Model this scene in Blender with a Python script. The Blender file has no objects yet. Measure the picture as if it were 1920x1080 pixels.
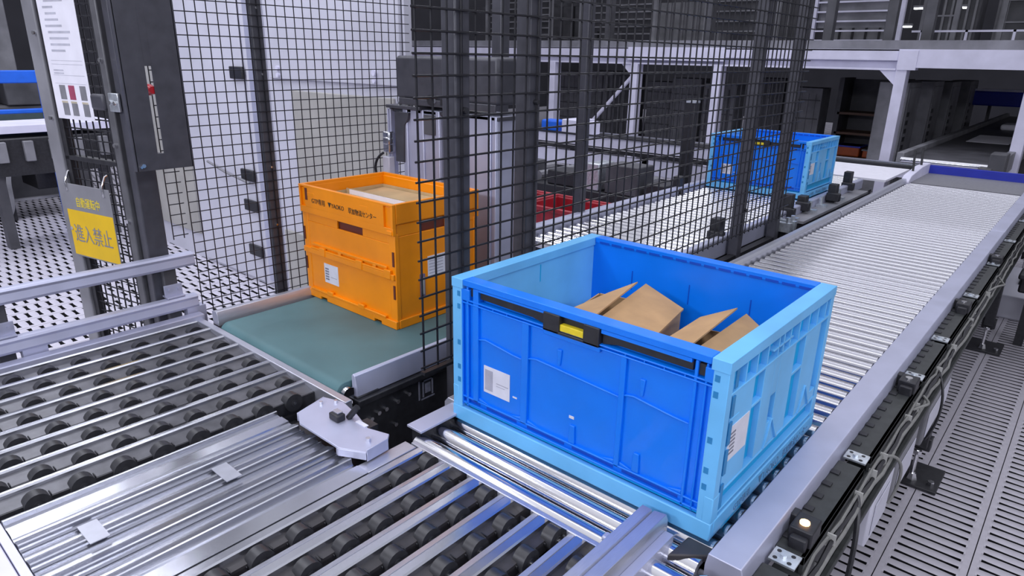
import bpy, bmesh, math, random
from mathutils import Vector, Matrix
random.seed(7)
R = math.radians
SC = bpy.context.scene
COL = SC.collection

# ---------------------------------------------------------------- camera
cam = bpy.data.cameras.new('camera'); co = bpy.data.objects.new('camera', cam); COL.objects.link(co)
cam.sensor_width = 36; cam.lens = 36 * 1262.2371 / 1920; cam.clip_start = 0.02; cam.clip_end = 100
rt, dn, fw = (0.75164735, 0.65934491, 0.01704556), (0.22715081, -0.23451432, -0.94520133), (-0.61921625, 0.71432998, -0.32604279)
co.matrix_world = Matrix(((rt[0], -dn[0], -fw[0], 1.0297), (rt[1], -dn[1], -fw[1], -0.9823), (rt[2], -dn[2], -fw[2], 0.8207), (0, 0, 0, 1)))
SC.camera = co

# ---------------------------------------------------------------- world, exposure, lights
w = bpy.data.worlds.new('world'); SC.world = w; w.use_nodes = True
_n = w.node_tree.nodes; _l = w.node_tree.links          # soft light of a large lit hall: bright overhead, dim at eye level
_tc = _n.new('ShaderNodeTexCoord'); _sx = _n.new('ShaderNodeSeparateXYZ'); _cr = _n.new('ShaderNodeValToRGB')
_mr = _n.new('ShaderNodeMapRange'); _mr.inputs[1].default_value = -1; _mr.inputs[2].default_value = 1
_l.new(_tc.outputs['Generated'], _sx.inputs[0]); _l.new(_sx.outputs[2], _mr.inputs[0]); _l.new(_mr.outputs[0], _cr.inputs[0]); _l.new(_cr.outputs[0], _n['Background'].inputs[0])
_e = _cr.color_ramp.elements; _e[0].position = 0.48; _e[0].color = (0.10, 0.10, 0.12, 1); _e[1].position = 1.0; _e[1].color = (0.90, 0.92, 1.03, 1)
for _p, _c in ((0.55, 0.20), (0.66, 0.30), (0.78, 0.50), (0.90, 0.75)):
    _k = _e.new(_p); _k.color = (_c * .97, _c * .98, _c * 1.1, 1)
_n['Background'].inputs[1].default_value = 1.05
SC.view_settings.view_transform = 'Standard'; SC.view_settings.look = 'None'
SC.view_settings.exposure = 0.13; SC.view_settings.gamma = 1.0; SC.view_settings.use_curve_mapping = False
FLOOR = -0.6
LAMPC = (0.87, 0.89, 1.0)
# (x, y, z, length along y, watts)
LAMPS = [(-3.4, -0.6, 2.9, 2.4, 34), (-1.9, -0.6, 2.9, 2.4, 22), (-3.2, 3.0, 2.9, 2.4, 26), (-2.8, 5.8, 2.9, 1.6, 18), (-5.2, 0.6, 2.9, 2.4, 32)]
# cross strips added for a highlight line along each roller: (x, y, z, length along x, watts)
XLAMPS = [(0.2, 0.2, 2.9, 3.6, 8), (0.2, 2.6, 2.9, 3.6, 6), (0.0, 5.2, 2.9, 3.6, 5)]
# unseen fill lamps added around the camera to brighten front faces: (x, y, z, watts)
FILL_LAMPS = [(-1.2, -4.2, 2.4, 58), (1.6, -4.2, 2.4, 58), (4.2, -0.5, 2.4, 48)]

# ---------------------------------------------------------------- materials
MATS = {}
def mat(name, col, rough=0.5, metal=0.0, noise=0.06, scale=30.0, bump=0.0, stretch=None, spec=0.5, emit=None, es=0.0, trans=0.0):
    if name in MATS: return MATS[name]
    m = bpy.data.materials.new(name); m.use_nodes = True; MATS[name] = m
    nt = m.node_tree; n = nt.nodes; l = nt.links; b = n['Principled BSDF']
    b.inputs['Roughness'].default_value = rough; b.inputs['Metallic'].default_value = metal
    b.inputs['Specular IOR Level'].default_value = spec
    tc = n.new('ShaderNodeTexCoord'); mp = n.new('ShaderNodeMapping'); tx = n.new('ShaderNodeTexNoise')
    if stretch: mp.inputs['Scale'].default_value = stretch
    tx.inputs['Scale'].default_value = scale; tx.inputs['Detail'].default_value = 4
    l.new(tc.outputs['Object'], mp.inputs[0]); l.new(mp.outputs[0], tx.inputs[0])
    cr = n.new('ShaderNodeValToRGB'); c = col
    lo = [max(0, v * (1 - noise * 2.2)) for v in c]; hi = [min(1, v * (1 + noise * 2.2)) for v in c]
    cr.color_ramp.elements[0].position = 0.3; cr.color_ramp.elements[1].position = 0.7
    cr.color_ramp.elements[0].color = (*lo, 1); cr.color_ramp.elements[1].color = (*hi, 1)
    l.new(tx.outputs[0], cr.inputs[0]); l.new(cr.outputs[0], b.inputs['Base Color'])
    if noise > 0:
        mr = n.new('ShaderNodeMapRange'); mr.inputs[3].default_value = max(0.02, rough - 0.06); mr.inputs[4].default_value = min(1, rough + 0.08)
        l.new(tx.outputs[0], mr.inputs[0]); l.new(mr.outputs[0], b.inputs['Roughness'])
    if bump:
        bp = n.new('ShaderNodeBump'); bp.inputs[0].default_value = bump; bp.inputs[1].default_value = 0.002
        l.new(tx.outputs[0], bp.inputs['Height']); l.new(bp.outputs[0], b.inputs['Normal'])
    if emit:
        b.inputs['Emission Color'].default_value = (*emit, 1); b.inputs['Emission Strength'].default_value = es
    if trans: b.inputs['Transmission Weight'].default_value = trans
    return m

def floor_mat(name, col, px, ox, x0, x1, py, oy, dy, stagger):
    m = bpy.data.materials.new(name); m.use_nodes = True; nt = m.node_tree; n = nt.nodes; l = nt.links
    b = n['Principled BSDF']; out = n['Material Output']
    g = n.new('ShaderNodeNewGeometry'); sp = n.new('ShaderNodeSeparateXYZ'); l.new(g.outputs['Position'], sp.inputs[0])
    def M(op, a, bb=None, c=None):
        k = n.new('ShaderNodeMath'); k.operation = op
        for i, v in enumerate((a, bb, c)):
            if v is None: continue
            if isinstance(v, (int, float)): k.inputs[i].default_value = v
            else: l.new(v, k.inputs[i])
        return k.outputs[0]
    xs = M('DIVIDE', M('SUBTRACT', sp.outputs[0], ox), px); xf = M('FRACT', xs); xi = M('FLOOR', xs)
    ys = M('DIVIDE', M('SUBTRACT', sp.outputs[1], oy), py); ys = M('ADD', ys, M('MULTIPLY', xi, stagger)); yf = M('FRACT', ys)
    cx = (x0 + x1) / 2; hx = (x1 - x0) / 2
    dx = M('DIVIDE', M('ABSOLUTE', M('SUBTRACT', xf, cx)), hx)
    inx = M('LESS_THAN', dx, 1.0)
    wid = M('MULTIPLY', M('ADD', 0.75, M('MULTIPLY', M('POWER', dx, 3.0), 0.35)), dy)
    iny = M('LESS_THAN', M('ABSOLUTE', M('SUBTRACT', yf, 0.5)), wid)
    slot = M('MULTIPLY', inx, iny)
    seam = M('LESS_THAN', xf, 0.004 / px * 0.7)
    hole = M('MAXIMUM', slot, seam)
    rib = M('MULTIPLY', M('LESS_THAN', dx, 1.06), M('POWER', M('SUBTRACT', 1.0, M('MULTIPLY', M('ABSOLUTE', M('SUBTRACT', yf, 0.5)), 2.0)), 2.0))
    tx = n.new('ShaderNodeTexNoise'); tx.inputs['Scale'].default_value = 40; l.new(g.outputs['Position'], tx.inputs[0])
    cr = n.new('ShaderNodeValToRGB'); cr.color_ramp.elements[0].color = (*[v * .86 for v in col], 1); cr.color_ramp.elements[1].color = (*[min(1, v * 1.12) for v in col], 1)
    l.new(tx.outputs[0], cr.inputs[0]); l.new(cr.outputs[0], b.inputs['Base Color'])
    b.inputs['Roughness'].default_value = 0.45; b.inputs['Metallic'].default_value = 0.15
    bp = n.new('ShaderNodeBump'); bp.inputs[0].default_value = 0.6; bp.inputs[1].default_value = 0.006; bp.invert = True
    l.new(rib, bp.inputs['Height']); l.new(bp.outputs[0], b.inputs['Normal'])
    tr = n.new('ShaderNodeBsdfTransparent'); mx = n.new('ShaderNodeMixShader')
    l.new(hole, mx.inputs[0]); l.new(b.outputs[0], mx.inputs[1]); l.new(tr.outputs[0], mx.inputs[2]); l.new(mx.outputs[0], out.inputs[0])
    return m

ALU = mat('anodised_aluminium', (0.56, 0.57, 0.64), 0.34, 0.75, 0.02, 40, stretch=(12, 1, 12))
ALUW = mat('pale_aluminium', (0.50, 0.515, 0.655), 0.42, 0.45, 0.03, 10)
ALUP = mat('polished_aluminium', (0.54, 0.55, 0.60), 0.22, 0.95, 0.0, 60)
CHROME = mat('roller_steel', (0.66, 0.66, 0.69), 0.14, 1.0, 0.0, 40)
ROLL2 = mat('zinc_roller_steel', (0.50, 0.50, 0.54), 0.15, 1.0, 0.0, 40)
ZINC = mat('zinc_plate', (0.62, 0.66, 0.70), 0.35, 0.8, 0.08, 60)
BOLT = mat('bright_bolt', (0.8, 0.8, 0.82), 0.2, 1.0, 0.03, 50)
BLACK = mat('black_steel', (0.018, 0.018, 0.022), 0.45, 0.0, 0.15, 60)
DARK = mat('charcoal_post', (0.062, 0.062, 0.076), 0.42, 0.1, 0.06, 30)
WIRE = mat('black_wire', (0.014, 0.014, 0.019), 0.38, 0.2, 0.05, 60)
OLIVE = mat('dark_raceway', (0.035, 0.038, 0.038), 0.5, 0.0, 0.12, 50)
GREYP = mat('grey_plastic', (0.20, 0.20, 0.22), 0.5, 0.0, 0.08, 60)
TRACK = mat('grey_track', (0.12, 0.12, 0.132), 0.36, 0.4, 0.1, 26)
TRACKD = mat('dark_track', (0.04, 0.037, 0.04), 0.4, 0.1, 0.1, 26)
WHEEL = mat('black_wheel', (0.03, 0.03, 0.034), 0.38, 0.0, 0.1, 60)
BLUE = mat('blue_plastic', (0.0, 0.19, 0.86), 0.33, 0.0, 0.03, 8, bump=0.02)
BLUED = mat('blue_recess_shade', (0.0, 0.07, 0.5), 0.4, 0.0, 0.03, 8)  # deeper copy of the blue, for shade in notches and grooves
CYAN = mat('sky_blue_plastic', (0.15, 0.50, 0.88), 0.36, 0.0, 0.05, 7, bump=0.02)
CYAND = mat('teal_recess_shade', (0.0, 0.37, 0.70), 0.4, 0.0, 0.05, 8)  # darker copy of the sky blue, for shade in recesses
ORANGE = mat('orange_plastic', (0.93, 0.285, 0.0), 0.36, 0.0, 0.04, 7, bump=0.02)
ORANGED = mat('brown_recess_shade', (0.13, 0.028, 0.015), 0.5, 0.0, 0.05, 10)  # dark brown for the shade in slots and hand holes of the orange crate
BELT = mat('green_belt', (0.075, 0.165, 0.18), 0.55, 0.0, 0.07, 5, bump=0.05)
CARD = mat('cardboard', (0.47, 0.285, 0.135), 0.75, 0.0, 0.07, 12, bump=0.05)
CARDL = mat('pale_cardboard', (0.50, 0.36, 0.19), 0.75, 0.0, 0.06, 12)
PAPER = mat('white_paper', (0.78, 0.77, 0.84), 0.7, 0.0, 0.02, 20)
LABELW = mat('white_label', (0.72, 0.72, 0.80), 0.5, 0.0, 0.03, 30)
PRINT = mat('grey_print', (0.22, 0.22, 0.27), 0.7, 0.0, 0.1, 80)
INK = mat('black_ink', (0.03, 0.025, 0.02), 0.6, 0.0, 0.05, 80)
INKB = mat('faded_ink', (0.10, 0.22, 0.38), 0.6, 0.0, 0.05, 80)
YELLOW = mat('yellow_sign', (0.75, 0.47, 0.0), 0.5, 0.0, 0.03, 12)
YELLT = mat('yellow_tag', (0.80, 0.62, 0.02), 0.45, 0.0, 0.06, 60)
SIGNG = mat('grey_sign', (0.22, 0.22, 0.24), 0.5, 0.0, 0.03, 20)
WHITEP = mat('white_panel', (0.56, 0.56, 0.64), 0.5, 0.0, 0.02, 3)
BEIGEP = mat('beige_panel', (0.40, 0.39, 0.37), 0.55, 0.0, 0.05, 4)
WHITES = mat('white_painted_steel', (0.70, 0.69, 0.84), 0.45, 0.0, 0.04, 6)
GREYS = mat('grey_painted_steel', (0.21, 0.21, 0.23), 0.5, 0.0, 0.12, 5)
GREYD = mat('dark_grey_steel', (0.075, 0.075, 0.085), 0.5, 0.0, 0.15, 5)
ROYAL = mat('royal_blue_guard', (0.02, 0.035, 0.42), 0.42, 0.0, 0.04, 10)
BLUEF = mat('blue_frame_paint', (0.01, 0.13, 0.72), 0.45, 0.0, 0.05, 10)
RED = mat('red_plastic', (0.38, 0.02, 0.035), 0.4, 0.0, 0.1, 10)
REDB = mat('red_button', (0.5, 0.01, 0.02), 0.35, 0.0, 0.03, 10)
CABLE = mat('grey_cable', (0.20, 0.20, 0.19), 0.5, 0.0, 0.06, 50)
TIE = mat('white_cable_tie', (0.45, 0.45, 0.43), 0.5, 0.0, 0.03, 50)
WALLM = mat('wall_paint', (0.05, 0.05, 0.06), 0.8, 0.0, 0.08, 2)
CEILM = mat('ceiling_paint', (0.06, 0.06, 0.075), 0.9, 0.0, 0.08, 2)
VOID = mat('dark_underfloor', (0.012, 0.012, 0.016), 0.9, 0.0, 0.05, 2)
LEDM = mat('led_diffuser', (0.9, 0.9, 0.95), 0.4, 0.0, 0.0, 10, emit=(0.92, 0.94, 1.0), es=9.0)
STRIPM = mat('strip_diffuser', (0.9, 0.9, 0.95), 0.4, 0.0, 0.0, 10, emit=(0.92, 0.94, 1.0), es=2.0)
LEDR = mat('sensor_light', (0.9, 0.4, 0.1), 0.4, 0.0, 0.0, 10, emit=(1.0, 0.55, 0.25), es=4.0)
GREENBD = mat('green_belt_frame', (0.05, 0.075, 0.075), 0.5, 0.0, 0.1, 8)
FL_R = floor_mat('slotted_floor_plate', (0.48, 0.46, 0.51), 0.21, 0.79, 0.11, 0.89, 0.042, 0.02, 0.15, 0.0)
FL_L = floor_mat('perforated_floor_plate', (0.62, 0.60, 0.68), 0.135, 0.0, 0.16, 0.80, 0.056, 0.0, 0.20, 0.5)

# ---------------------------------------------------------------- mesh builder
class MB:
    def __init__(s): s.v = []; s.f = []; s.m = []; s.g = []; s.k = 0
    def add(s, vs, fs, m=0, M=None, step=True):
        o = len(s.v)
        for p in vs: s.v.append(M @ Vector(p) if M else Vector(p))
        for f in fs: s.f.append([o + i for i in f]); s.m.append(m); s.g.append(s.k)
        if step: s.k += 1
        return s
    def box(s, x0, x1, y0, y1, z0, z1, m=0, M=None):
        if x0 > x1: x0, x1 = x1, x0
        if y0 > y1: y0, y1 = y1, y0
        if z0 > z1: z0, z1 = z1, z0
        return s.add([(x0, y0, z0), (x1, y0, z0), (x1, y1, z0), (x0, y1, z0), (x0, y0, z1), (x1, y0, z1), (x1, y1, z1), (x0, y1, z1)],
              [(0, 3, 2, 1), (4, 5, 6, 7), (0, 1, 5, 4), (1, 2, 6, 5), (2, 3, 7, 6), (3, 0, 4, 7)], m, M)
    def prism(s, pts, ax, a, b, m=0, M=None):
        # pts in the two remaining axes (in xyz order), extruded along ax from a to b
        n = len(pts); vs = []
        for t in (a, b):
            for (p, q) in pts:
                vs.append({'x': (t, p, q), 'y': (p, t, q), 'z': (p, q, t)}[ax])
        fs = [list(range(n)), list(range(2 * n - 1, n - 1, -1))] + [(i, i + n, (i + 1) % n + n, (i + 1) % n) for i in range(n)]
        return s.add(vs, fs, m, M)
    def cyl(s, p0, p1, r, n=12, m=0, r2=None, M=None, cm=None):
        p0 = Vector(p0); p1 = Vector(p1); d = (p1 - p0).normalized(); r2 = r if r2 is None else r2
        u = d.orthogonal().normalized(); v = d.cross(u); vs = []
        for p, rr in ((p0, r), (p1, r2)):
            for i in range(n):
                a = 2 * math.pi * i / n; vs.append(p + (u * math.cos(a) + v * math.sin(a)) * rr)
        s.add(vs, [(i, (i + 1) % n, (i + 1) % n + n, i + n) for i in range(n)], m, M, step=False)
        return s.add(vs, [list(range(n - 1, -1, -1)), list(range(n, 2 * n))], m if cm is None else cm, M)
    def tube(s, path, r, n=6, m=0):
        P = [Vector(p) for p in path]; vs = []; u = None
        for i, p in enumerate(P):
            d = (P[min(i + 1, len(P) - 1)] - P[max(i - 1, 0)]).normalized()
            u = d.orthogonal().normalized() if u is None else (u - d * u.dot(d)).normalized()
            v = d.cross(u)
            for k in range(n):
                a = 2 * math.pi * k / n; vs.append(p + (u * math.cos(a) + v * math.sin(a)) * r)
        fs = [(i * n + k, i * n + (k + 1) % n, (i + 1) * n + (k + 1) % n, (i + 1) * n + k) for i in range(len(P) - 1) for k in range(n)]
        fs += [list(range(n - 1, -1, -1)), list(range(len(vs) - n, len(vs)))]
        return s.add(vs, fs, m)
    def each(s, name, mats, parent=None, **kw):     # every piece an object of its own
        out = []
        for k in sorted(set(s.g)):
            q = MB(); ids = [i for i in range(len(s.f)) if s.g[i] == k]; mp = {}
            for i in ids:
                f = []
                for v in s.f[i]:
                    if v not in mp: mp[v] = len(q.v); q.v.append(s.v[v])
                    f.append(mp[v])
                q.f.append(f); q.m.append(s.m[i]); q.g.append(0)
            out.append(q.build(name, mats, parent, **kw))
        return out
    def build(s, name, mats, parent=None, local=False, bevel=0.0, seg=2, loc=None):
        if not isinstance(mats, (list, tuple)): mats = [mats]
        off = Vector((0, 0, 0))
        if parent is not None and not local:
            r = parent
            while r.parent: r = r.parent
            off = Vector(r.location)
        me = bpy.data.meshes.new(name); me.from_pydata([tuple(p - off) for p in s.v], [], s.f)
        for x in mats: me.materials.append(x)
        me.polygons.foreach_set('material_index', s.m); me.update()
        bm = bmesh.new(); bm.from_mesh(me); bmesh.ops.recalc_face_normals(bm, faces=bm.faces); bm.to_mesh(me); bm.free()
        me.polygons.foreach_set('use_smooth', [True] * len(me.polygons)); me.set_sharp_from_angle(angle=R(32))
        o = bpy.data.objects.new(name, me); COL.objects.link(o)
        if parent is not None: o.parent = parent
        if loc: o.location = loc
        if bevel:
            b = o.modifiers.new('bevel', 'BEVEL'); b.width = bevel; b.segments = seg; b.limit_method = 'ANGLE'; b.angle_limit = R(40)
            b.harden_normals = False
        return o

def tag(o, label, cat, group=None):
    o['label'] = label; o['category'] = cat
    if group: o['group'] = group
    return o
def thing(name, label, cat, loc=(0, 0, 0), rz=0.0, group=None):
    o = bpy.data.objects.new(name, None); COL.objects.link(o); o.location = loc; o.rotation_euler = (0, 0, rz)
    o.empty_display_size = 0.05
    return tag(o, label, cat, group)
def struct(o): o['kind'] = 'structure'; return o
def B(*a, m=0): return MB().box(*a, m=m)
def inst(o, parent, loc):
    c = o.copy(); COL.objects.link(c); c.parent = parent; c.location = loc; return c
def copy_tree(o, parent=None):
    c = o.copy(); COL.objects.link(c); c.parent = parent
    for ch in list(o.children): copy_tree(ch, c)
    return c
def text(name, body, size, m, parent, org, xd, yd, align='LEFT', depth=0.0004, sx=1.0):
    cu = bpy.data.curves.new(name, 'FONT'); cu.body = body; cu.size = size; cu.align_x = align; cu.extrude = depth
    t = bpy.data.objects.new(name, cu); COL.objects.link(t)
    dg = bpy.context.evaluated_depsgraph_get(); me = bpy.data.meshes.new_from_object(t.evaluated_get(dg))
    bpy.data.objects.remove(t)
    xd = Vector(xd).normalized(); yd = Vector(yd).normalized(); zd = xd.cross(yd)
    M = Matrix((( *xd, 0), (*yd, 0), (*zd, 0), (0, 0, 0, 1))).transposed(); M.translation = Vector(org)
    me.transform(Matrix.Diagonal((sx, 1, 1, 1))); me.transform(M)
    me.materials.clear(); me.materials.append(m); me.name = name
    o = bpy.data.objects.new(name, me); COL.objects.link(o); o.parent = parent
    return o

# ---------------------------------------------------------------- the setting
fl = MB()
fl.add([(-12, -5, FLOOR), (0.37, -5, FLOOR), (0.37, 17, FLOOR), (-12, 17, FLOOR)], [(0, 1, 2, 3)], 1)
fl.add([(0.37, -5, FLOOR), (5, -5, FLOOR), (5, 17, FLOOR), (0.37, 17, FLOOR)], [(0, 1, 2, 3)], 0)
fl.box(-12, 5, -5, 17, FLOOR - 0.2, FLOOR - 0.06, m=2)
struct(fl.build('floor', [FL_R, FL_L, VOID]))
struct(B(-12, 5, 17, 17.1, FLOOR, 4.2).build('wall_back', WALLM))
struct(B(-12.1, -12, -5, 17, FLOOR, 4.2).build('wall_left', WALLM))

# ceiling light strips (out of the frame, they light the place)
for i, (x, y, z, ln, pw) in enumerate(LAMPS + XLAMPS):
    t = thing('ceiling_light', 'long white strip light hung unseen high above the conveyors', 'ceiling light', (x, y, z), R(90) if i >= len(LAMPS) else 0, 'strip lights over the conveyors')
    hb = MB().box(-0.07, 0.07, -ln / 2, ln / 2, 0.01, 0.06)
    for s in (-1, 1): hb.cyl((0, s * ln * .4, 0.06), (0, s * ln * .4, .9), 0.006, 6)
    hb.build('housing', WHITES, t, local=True)
    B(-0.05, 0.05, -ln / 2 + .02, ln / 2 - .02, 0.003, 0.01).build('diffuser', STRIPM, t, local=True)
    la = bpy.data.lights.new('strip_lamp', 'AREA'); la.shape = 'RECTANGLE'; la.size = 0.16; la.size_y = ln; la.energy = pw; la.color = LAMPC
    lo = bpy.data.objects.new('strip_lamp', la); COL.objects.link(lo); lo.parent = t; lo.location = (0, 0, -0.004)

for i, (x, y, z, pw) in enumerate(FILL_LAMPS):
    d = Vector((-.2, .6, .2)) - Vector((x, y, z)); rot = d.to_track_quat('-Z', 'Y').to_euler()
    t = thing('fill_light', 'white fill lamp added out of view to brighten the front faces', 'fill_light', (x, y, z), 0, 'fill lamps added out of view'); t.rotation_euler = rot
    B(-.7, .7, -.22, .22, .02, .08).build('housing', WHITES, t, local=True, bevel=.01)
    la = bpy.data.lights.new('fill_lamp', 'AREA'); la.shape = 'RECTANGLE'; la.size = 1.3; la.size_y = .4; la.energy = pw; la.color = LAMPC
    lo = bpy.data.objects.new('fill_lamp', la); COL.objects.link(lo); lo.parent = t

# ---------------------------------------------------------------- main roller conveyor
def leg(parent, x, y, ztop, side=1, name='leg'):
    lg = MB(); lg.box(x - .022, x + .022, y - .03, y + .03, FLOOR + .13, ztop)
    lg.box(x - .03, x + .03, y - .004, y + .034, FLOOR + .11, FLOOR + .16)
    o = lg.build(name, BLACK, parent, bevel=.003)
    f = MB(); f.box(x - .085 + .045 * side * 0, x + .085, y - .09, y + .09, FLOOR + .001, FLOOR + .013)
    f.build('foot_plate', BLACK, o, bevel=.002)
    b = MB(); b.cyl((x, y - .045, FLOOR + .013), (x, y - .045, FLOOR + .13), .007, 10); b.cyl((x, y - .045, FLOOR + .013), (x, y - .045, FLOOR + .036), .019, 6, r2=.012)
    b.cyl((x, y - .045, FLOOR + .115), (x, y - .045, FLOOR + .128), .014, 6)
    b.cyl((x + .06, y - .045, FLOOR + .013), (x + .06, y - .045, FLOOR + .026), .011, 6)
    b.build('levelling_bolt', BOLT, o)
    return o

mc = thing('roller_conveyor', 'wide silver roller conveyor with grey cables along its rail, under the big blue crate', 'conveyor', (0.33, 2.5, FLOOR))
# right rails: broad pale top face tipping outwards
def rrail(y0, y1, nm='side_rail'):
    p = [(0.672, 0.004), (0.676, 0.03), (0.734, 0.03), (0.737, 0.022), (0.737, -0.045), (0.672, -0.045)]
    return MB().prism(p, 'y', y0, y1).build(nm, ALUW, mc, bevel=.0015)
rrail(-0.055, 3.105); rrail(3.115, 5.25)
def lrail(y0, y1):
    p = [(-0.062, -0.05), (-0.062, 0.012), (-0.05, 0.026), (-0.026, 0.026), (-0.016, 0.016), (-0.016, -0.05)]
    return MB().prism(p, 'y', y0, y1).build('side_rail', ALU, mc, bevel=.0015)
lrail(0.03, 3.03); lrail(3.05, 4.72)
rb = MB().cyl((-0.005, 0, 0), (0.66, 0, 0), 0.0255, 20, m=0, cm=1); rb.cyl((-0.016, 0, 0), (0.671, 0, 0), 0.006, 8, m=1)
r0 = rb.build('roller', [CHROME, GREYP], None)
r0.parent = mc; ys = [-0.103 + 0.06 * i for i in range(79)]
base = Vector((0, 0, -0.0255)) - Vector(mc.location)
r0.location = base + Vector((0, ys[0], 0))
rb2 = MB().cyl((-0.005, 0, 0), (0.66, 0, 0), 0.0255, 14, m=0, cm=1); r1 = None
for y in ys[1:]:
    if y < 0.56: inst(r0, mc, base + Vector((0, y, 0))); continue
    if r1 is None:
        r1 = rb2.build('roller', [ROLL2, GREYP], None); r1.parent = mc; r1.location = base + Vector((0, y, 0))
    else: inst(r1, mc, base + Vector((0, y, 0)))
B(-0.016, 0.672, -0.12, 4.7, -0.2, -0.19).build('bottom_tray', GREYD, mc)
B(-0.062, -0.03, 0.03, 4.72, -0.19, -0.05).build('side_channel', BLACK, mc, bevel=.002)
# tail plate, end stop, white guide block
B(-0.016, 0.672, 4.62, 5.22, -0.01, -0.001).build('tail_plate', GREYP, mc, bevel=.001)
B(0.0, 0.74, 5.22, 5.24, -0.02, 0.062).build('end_stop', ROYAL, mc, bevel=.003)
p = [(4.55, 0.01), (4.62, 0.045), (4.95, 0.075), (5.24, 0.075), (5.24, -0.02), (4.55, -0.02)]
MB().prism(p, 'x', -0.055, 0.0).build('guide_block', WHITES, mc, bevel=.004)
g = MB()
for y in (4.78, 5.05): g.cyl((-0.03, y, .06), (-0.05, y + .05, .2), .008, 8)
g.each('guide_rod', BLACK, mc)
# cable raceway beside the right rail: dark lids with finger notches, zinc joint plates
def raceway(y0, y1):
    q = MB(); q.box(0.738, 0.79, y0, y1, -0.03, -0.012); q.box(0.782, 0.79, y0, y1, -0.05, -0.012)
    y = y0 + .03
    while y < y1 - .02:
        q.box(0.738, 0.756, y, y + .016, -0.0125, -0.0085, m=1); y += .055
    return q.build('raceway_lid', [OLIVE, BLACK], mc, bevel=.001)
rj = [0.07, 0.50, 1.05, 1.41, 1.98, 2.55, 3.1, 3.7, 4.3, 4.9]
raceway(-0.055, 0.04)
for a, b in zip(rj[:-1], rj[1:]): raceway(a + .03, b - .03)
jb = MB().box(-.020, .026, -.02, .02, 0, .004)
for dx, dy in ((-.011, -.011), (.014, -.011), (-.011, .011), (.014, .011)): jb.cyl((dx, dy, .004), (dx, dy, .0045), .0042, 8, m=1)
jb.cyl((0, 0, .004), (0, 0, .009), .006, 6, m=0)
j0 = jb.build('joint_plate', [ZINC, BLACK], None); j0.parent = mc
for i, y in enumerate(rj):
    l_ = Vector((0.762, y, -0.010)) - Vector(mc.location)
    if i == 0: j0.location = l_
    else: inst(j0, mc, l_)
sc_ = MB().box(0.74, 0.788, -0.06, 5.2, -0.17, -0.05); sc_.box(0.788, 0.80, -0.06, 5.2, -0.17, -0.155)
sc_.build('side_channel', OLIVE, mc, bevel=.002)
bb = MB()
y = 0.05
while y < 3.4:
    bb.cyl((.788, y, -.085), (.796, y, -.085), .007, 6); y += .14
bb.each('channel_bolt', BOLT, mc)
# cables tied along the raceway
rnd = random.Random(3)
for k in range(3):
    pts = []; y = -0.05
    while y < 4.6:
        pts.append((0.793 + .006 * k + rnd.uniform(-.003, .004), y, -0.045 - .012 * k + rnd.uniform(-.006, .006))); y += .07
    MB().tube(pts, .0045 if k else .0035, 6).build('cable', CABLE if k != 1 else BLACK, mc)
loops = [((0.796, 0.42, -.05), (0.83, 0.36, -.11), (0.83, 0.30, -.24), (0.81, 0.33, -.36)),
         ((0.796, 0.62, -.05), (0.83, 0.66, -.04), (0.845, 0.69, -.10), (0.82, 0.68, -.20)),
         ((0.796, 0.92, -.05), (0.825, 0.95, -.03), (0.83, 1.0, -.06), (0.80, 1.03, -.05)),
         ((0.796, 1.25, -.05), (0.835, 1.22, -.10), (0.84, 1.2, -.18), (0.81, 1.2, -.26)),
         ((0.796, 2.2, -.04), (0.84, 2.3, .0), (0.85, 2.4, -.08), (0.80, 2.5, -.05)),
         ((0.79, 0.03, -.03), (0.83, 0.02, -.05), (0.83, 0.05, -.10), (0.80, 0.08, -.08))]
def bez(P, n=14):
    out = []
    for i in range(n + 1):
        t = i / n; a = (1 - t); out.append(Vector(P[0]) * a ** 3 + Vector(P[1]) * 3 * a * a * t + Vector(P[2]) * 3 * a * t * t + Vector(P[3]) * t ** 3)
    return out
for i, P in enumerate(loops): MB().tube(bez(P), .0055 if i in (0,) else .0038, 7).build('cable', BLACK if i in (0, 3) else CABLE, mc)
tb = MB()
for y in (0.24, 0.42, 0.53, 0.62, 0.86, 0.95, 1.25, 1.48, 1.8, 2.2):
    tb.box(0.789, 0.806, y - .002, y + .002, -.07, -.04)
tb.each('cable_tie', TIE, mc)
# photo sensors on the rail
def sensor(y, lit, nm='photo_sensor'):
    q = MB(); q.box(.748, .79, y - .035, y + .02, -.012, .022); q.box(.735, .75, y + .005, y + .03, -.012, .02); q.box(.755, .785, y - .05, y - .035, -.03, .012)
    o = q.build(nm, BLACK, mc, bevel=.003)
    MB().cyl((.768, y - .012, .022), (.768, y - .012, .026), .009, 10).build('lens', LEDR if lit else BOLT, o)
    return o
sensor(0.16, True); sensor(.96, False); sensor(1.78, False); sensor(2.6, False)
for y0, y1, z0, z1 in ((0.62, 0.82, -.31, -.17), (0.86, 1.10, -.31, -.17), (1.22, 1.62, -.30, -.17)):
    q = MB().box(.772, .80, y0, y1, z0, z1); o = q.build('control_box', GREYS if y0 > .7 else WHITEP, mc, bevel=.006)
    B(.801, .803, y0 + .03, y1 - .03, z0 + .02, z1 - .03).build('cover_plate', WHITEP, o)
c_ = MB().box(.775, .80, .30, .36, -.40, -.36); c_.build('red_connector', REDB, mc, bevel=.003)
for y in (1.575, 3.145, 4.9):
    leg(mc, 0.765, y, -.17)
for y in (0.25, 1.575, 3.145, 4.6): leg(mc, -0.045, y, -.19)
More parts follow.
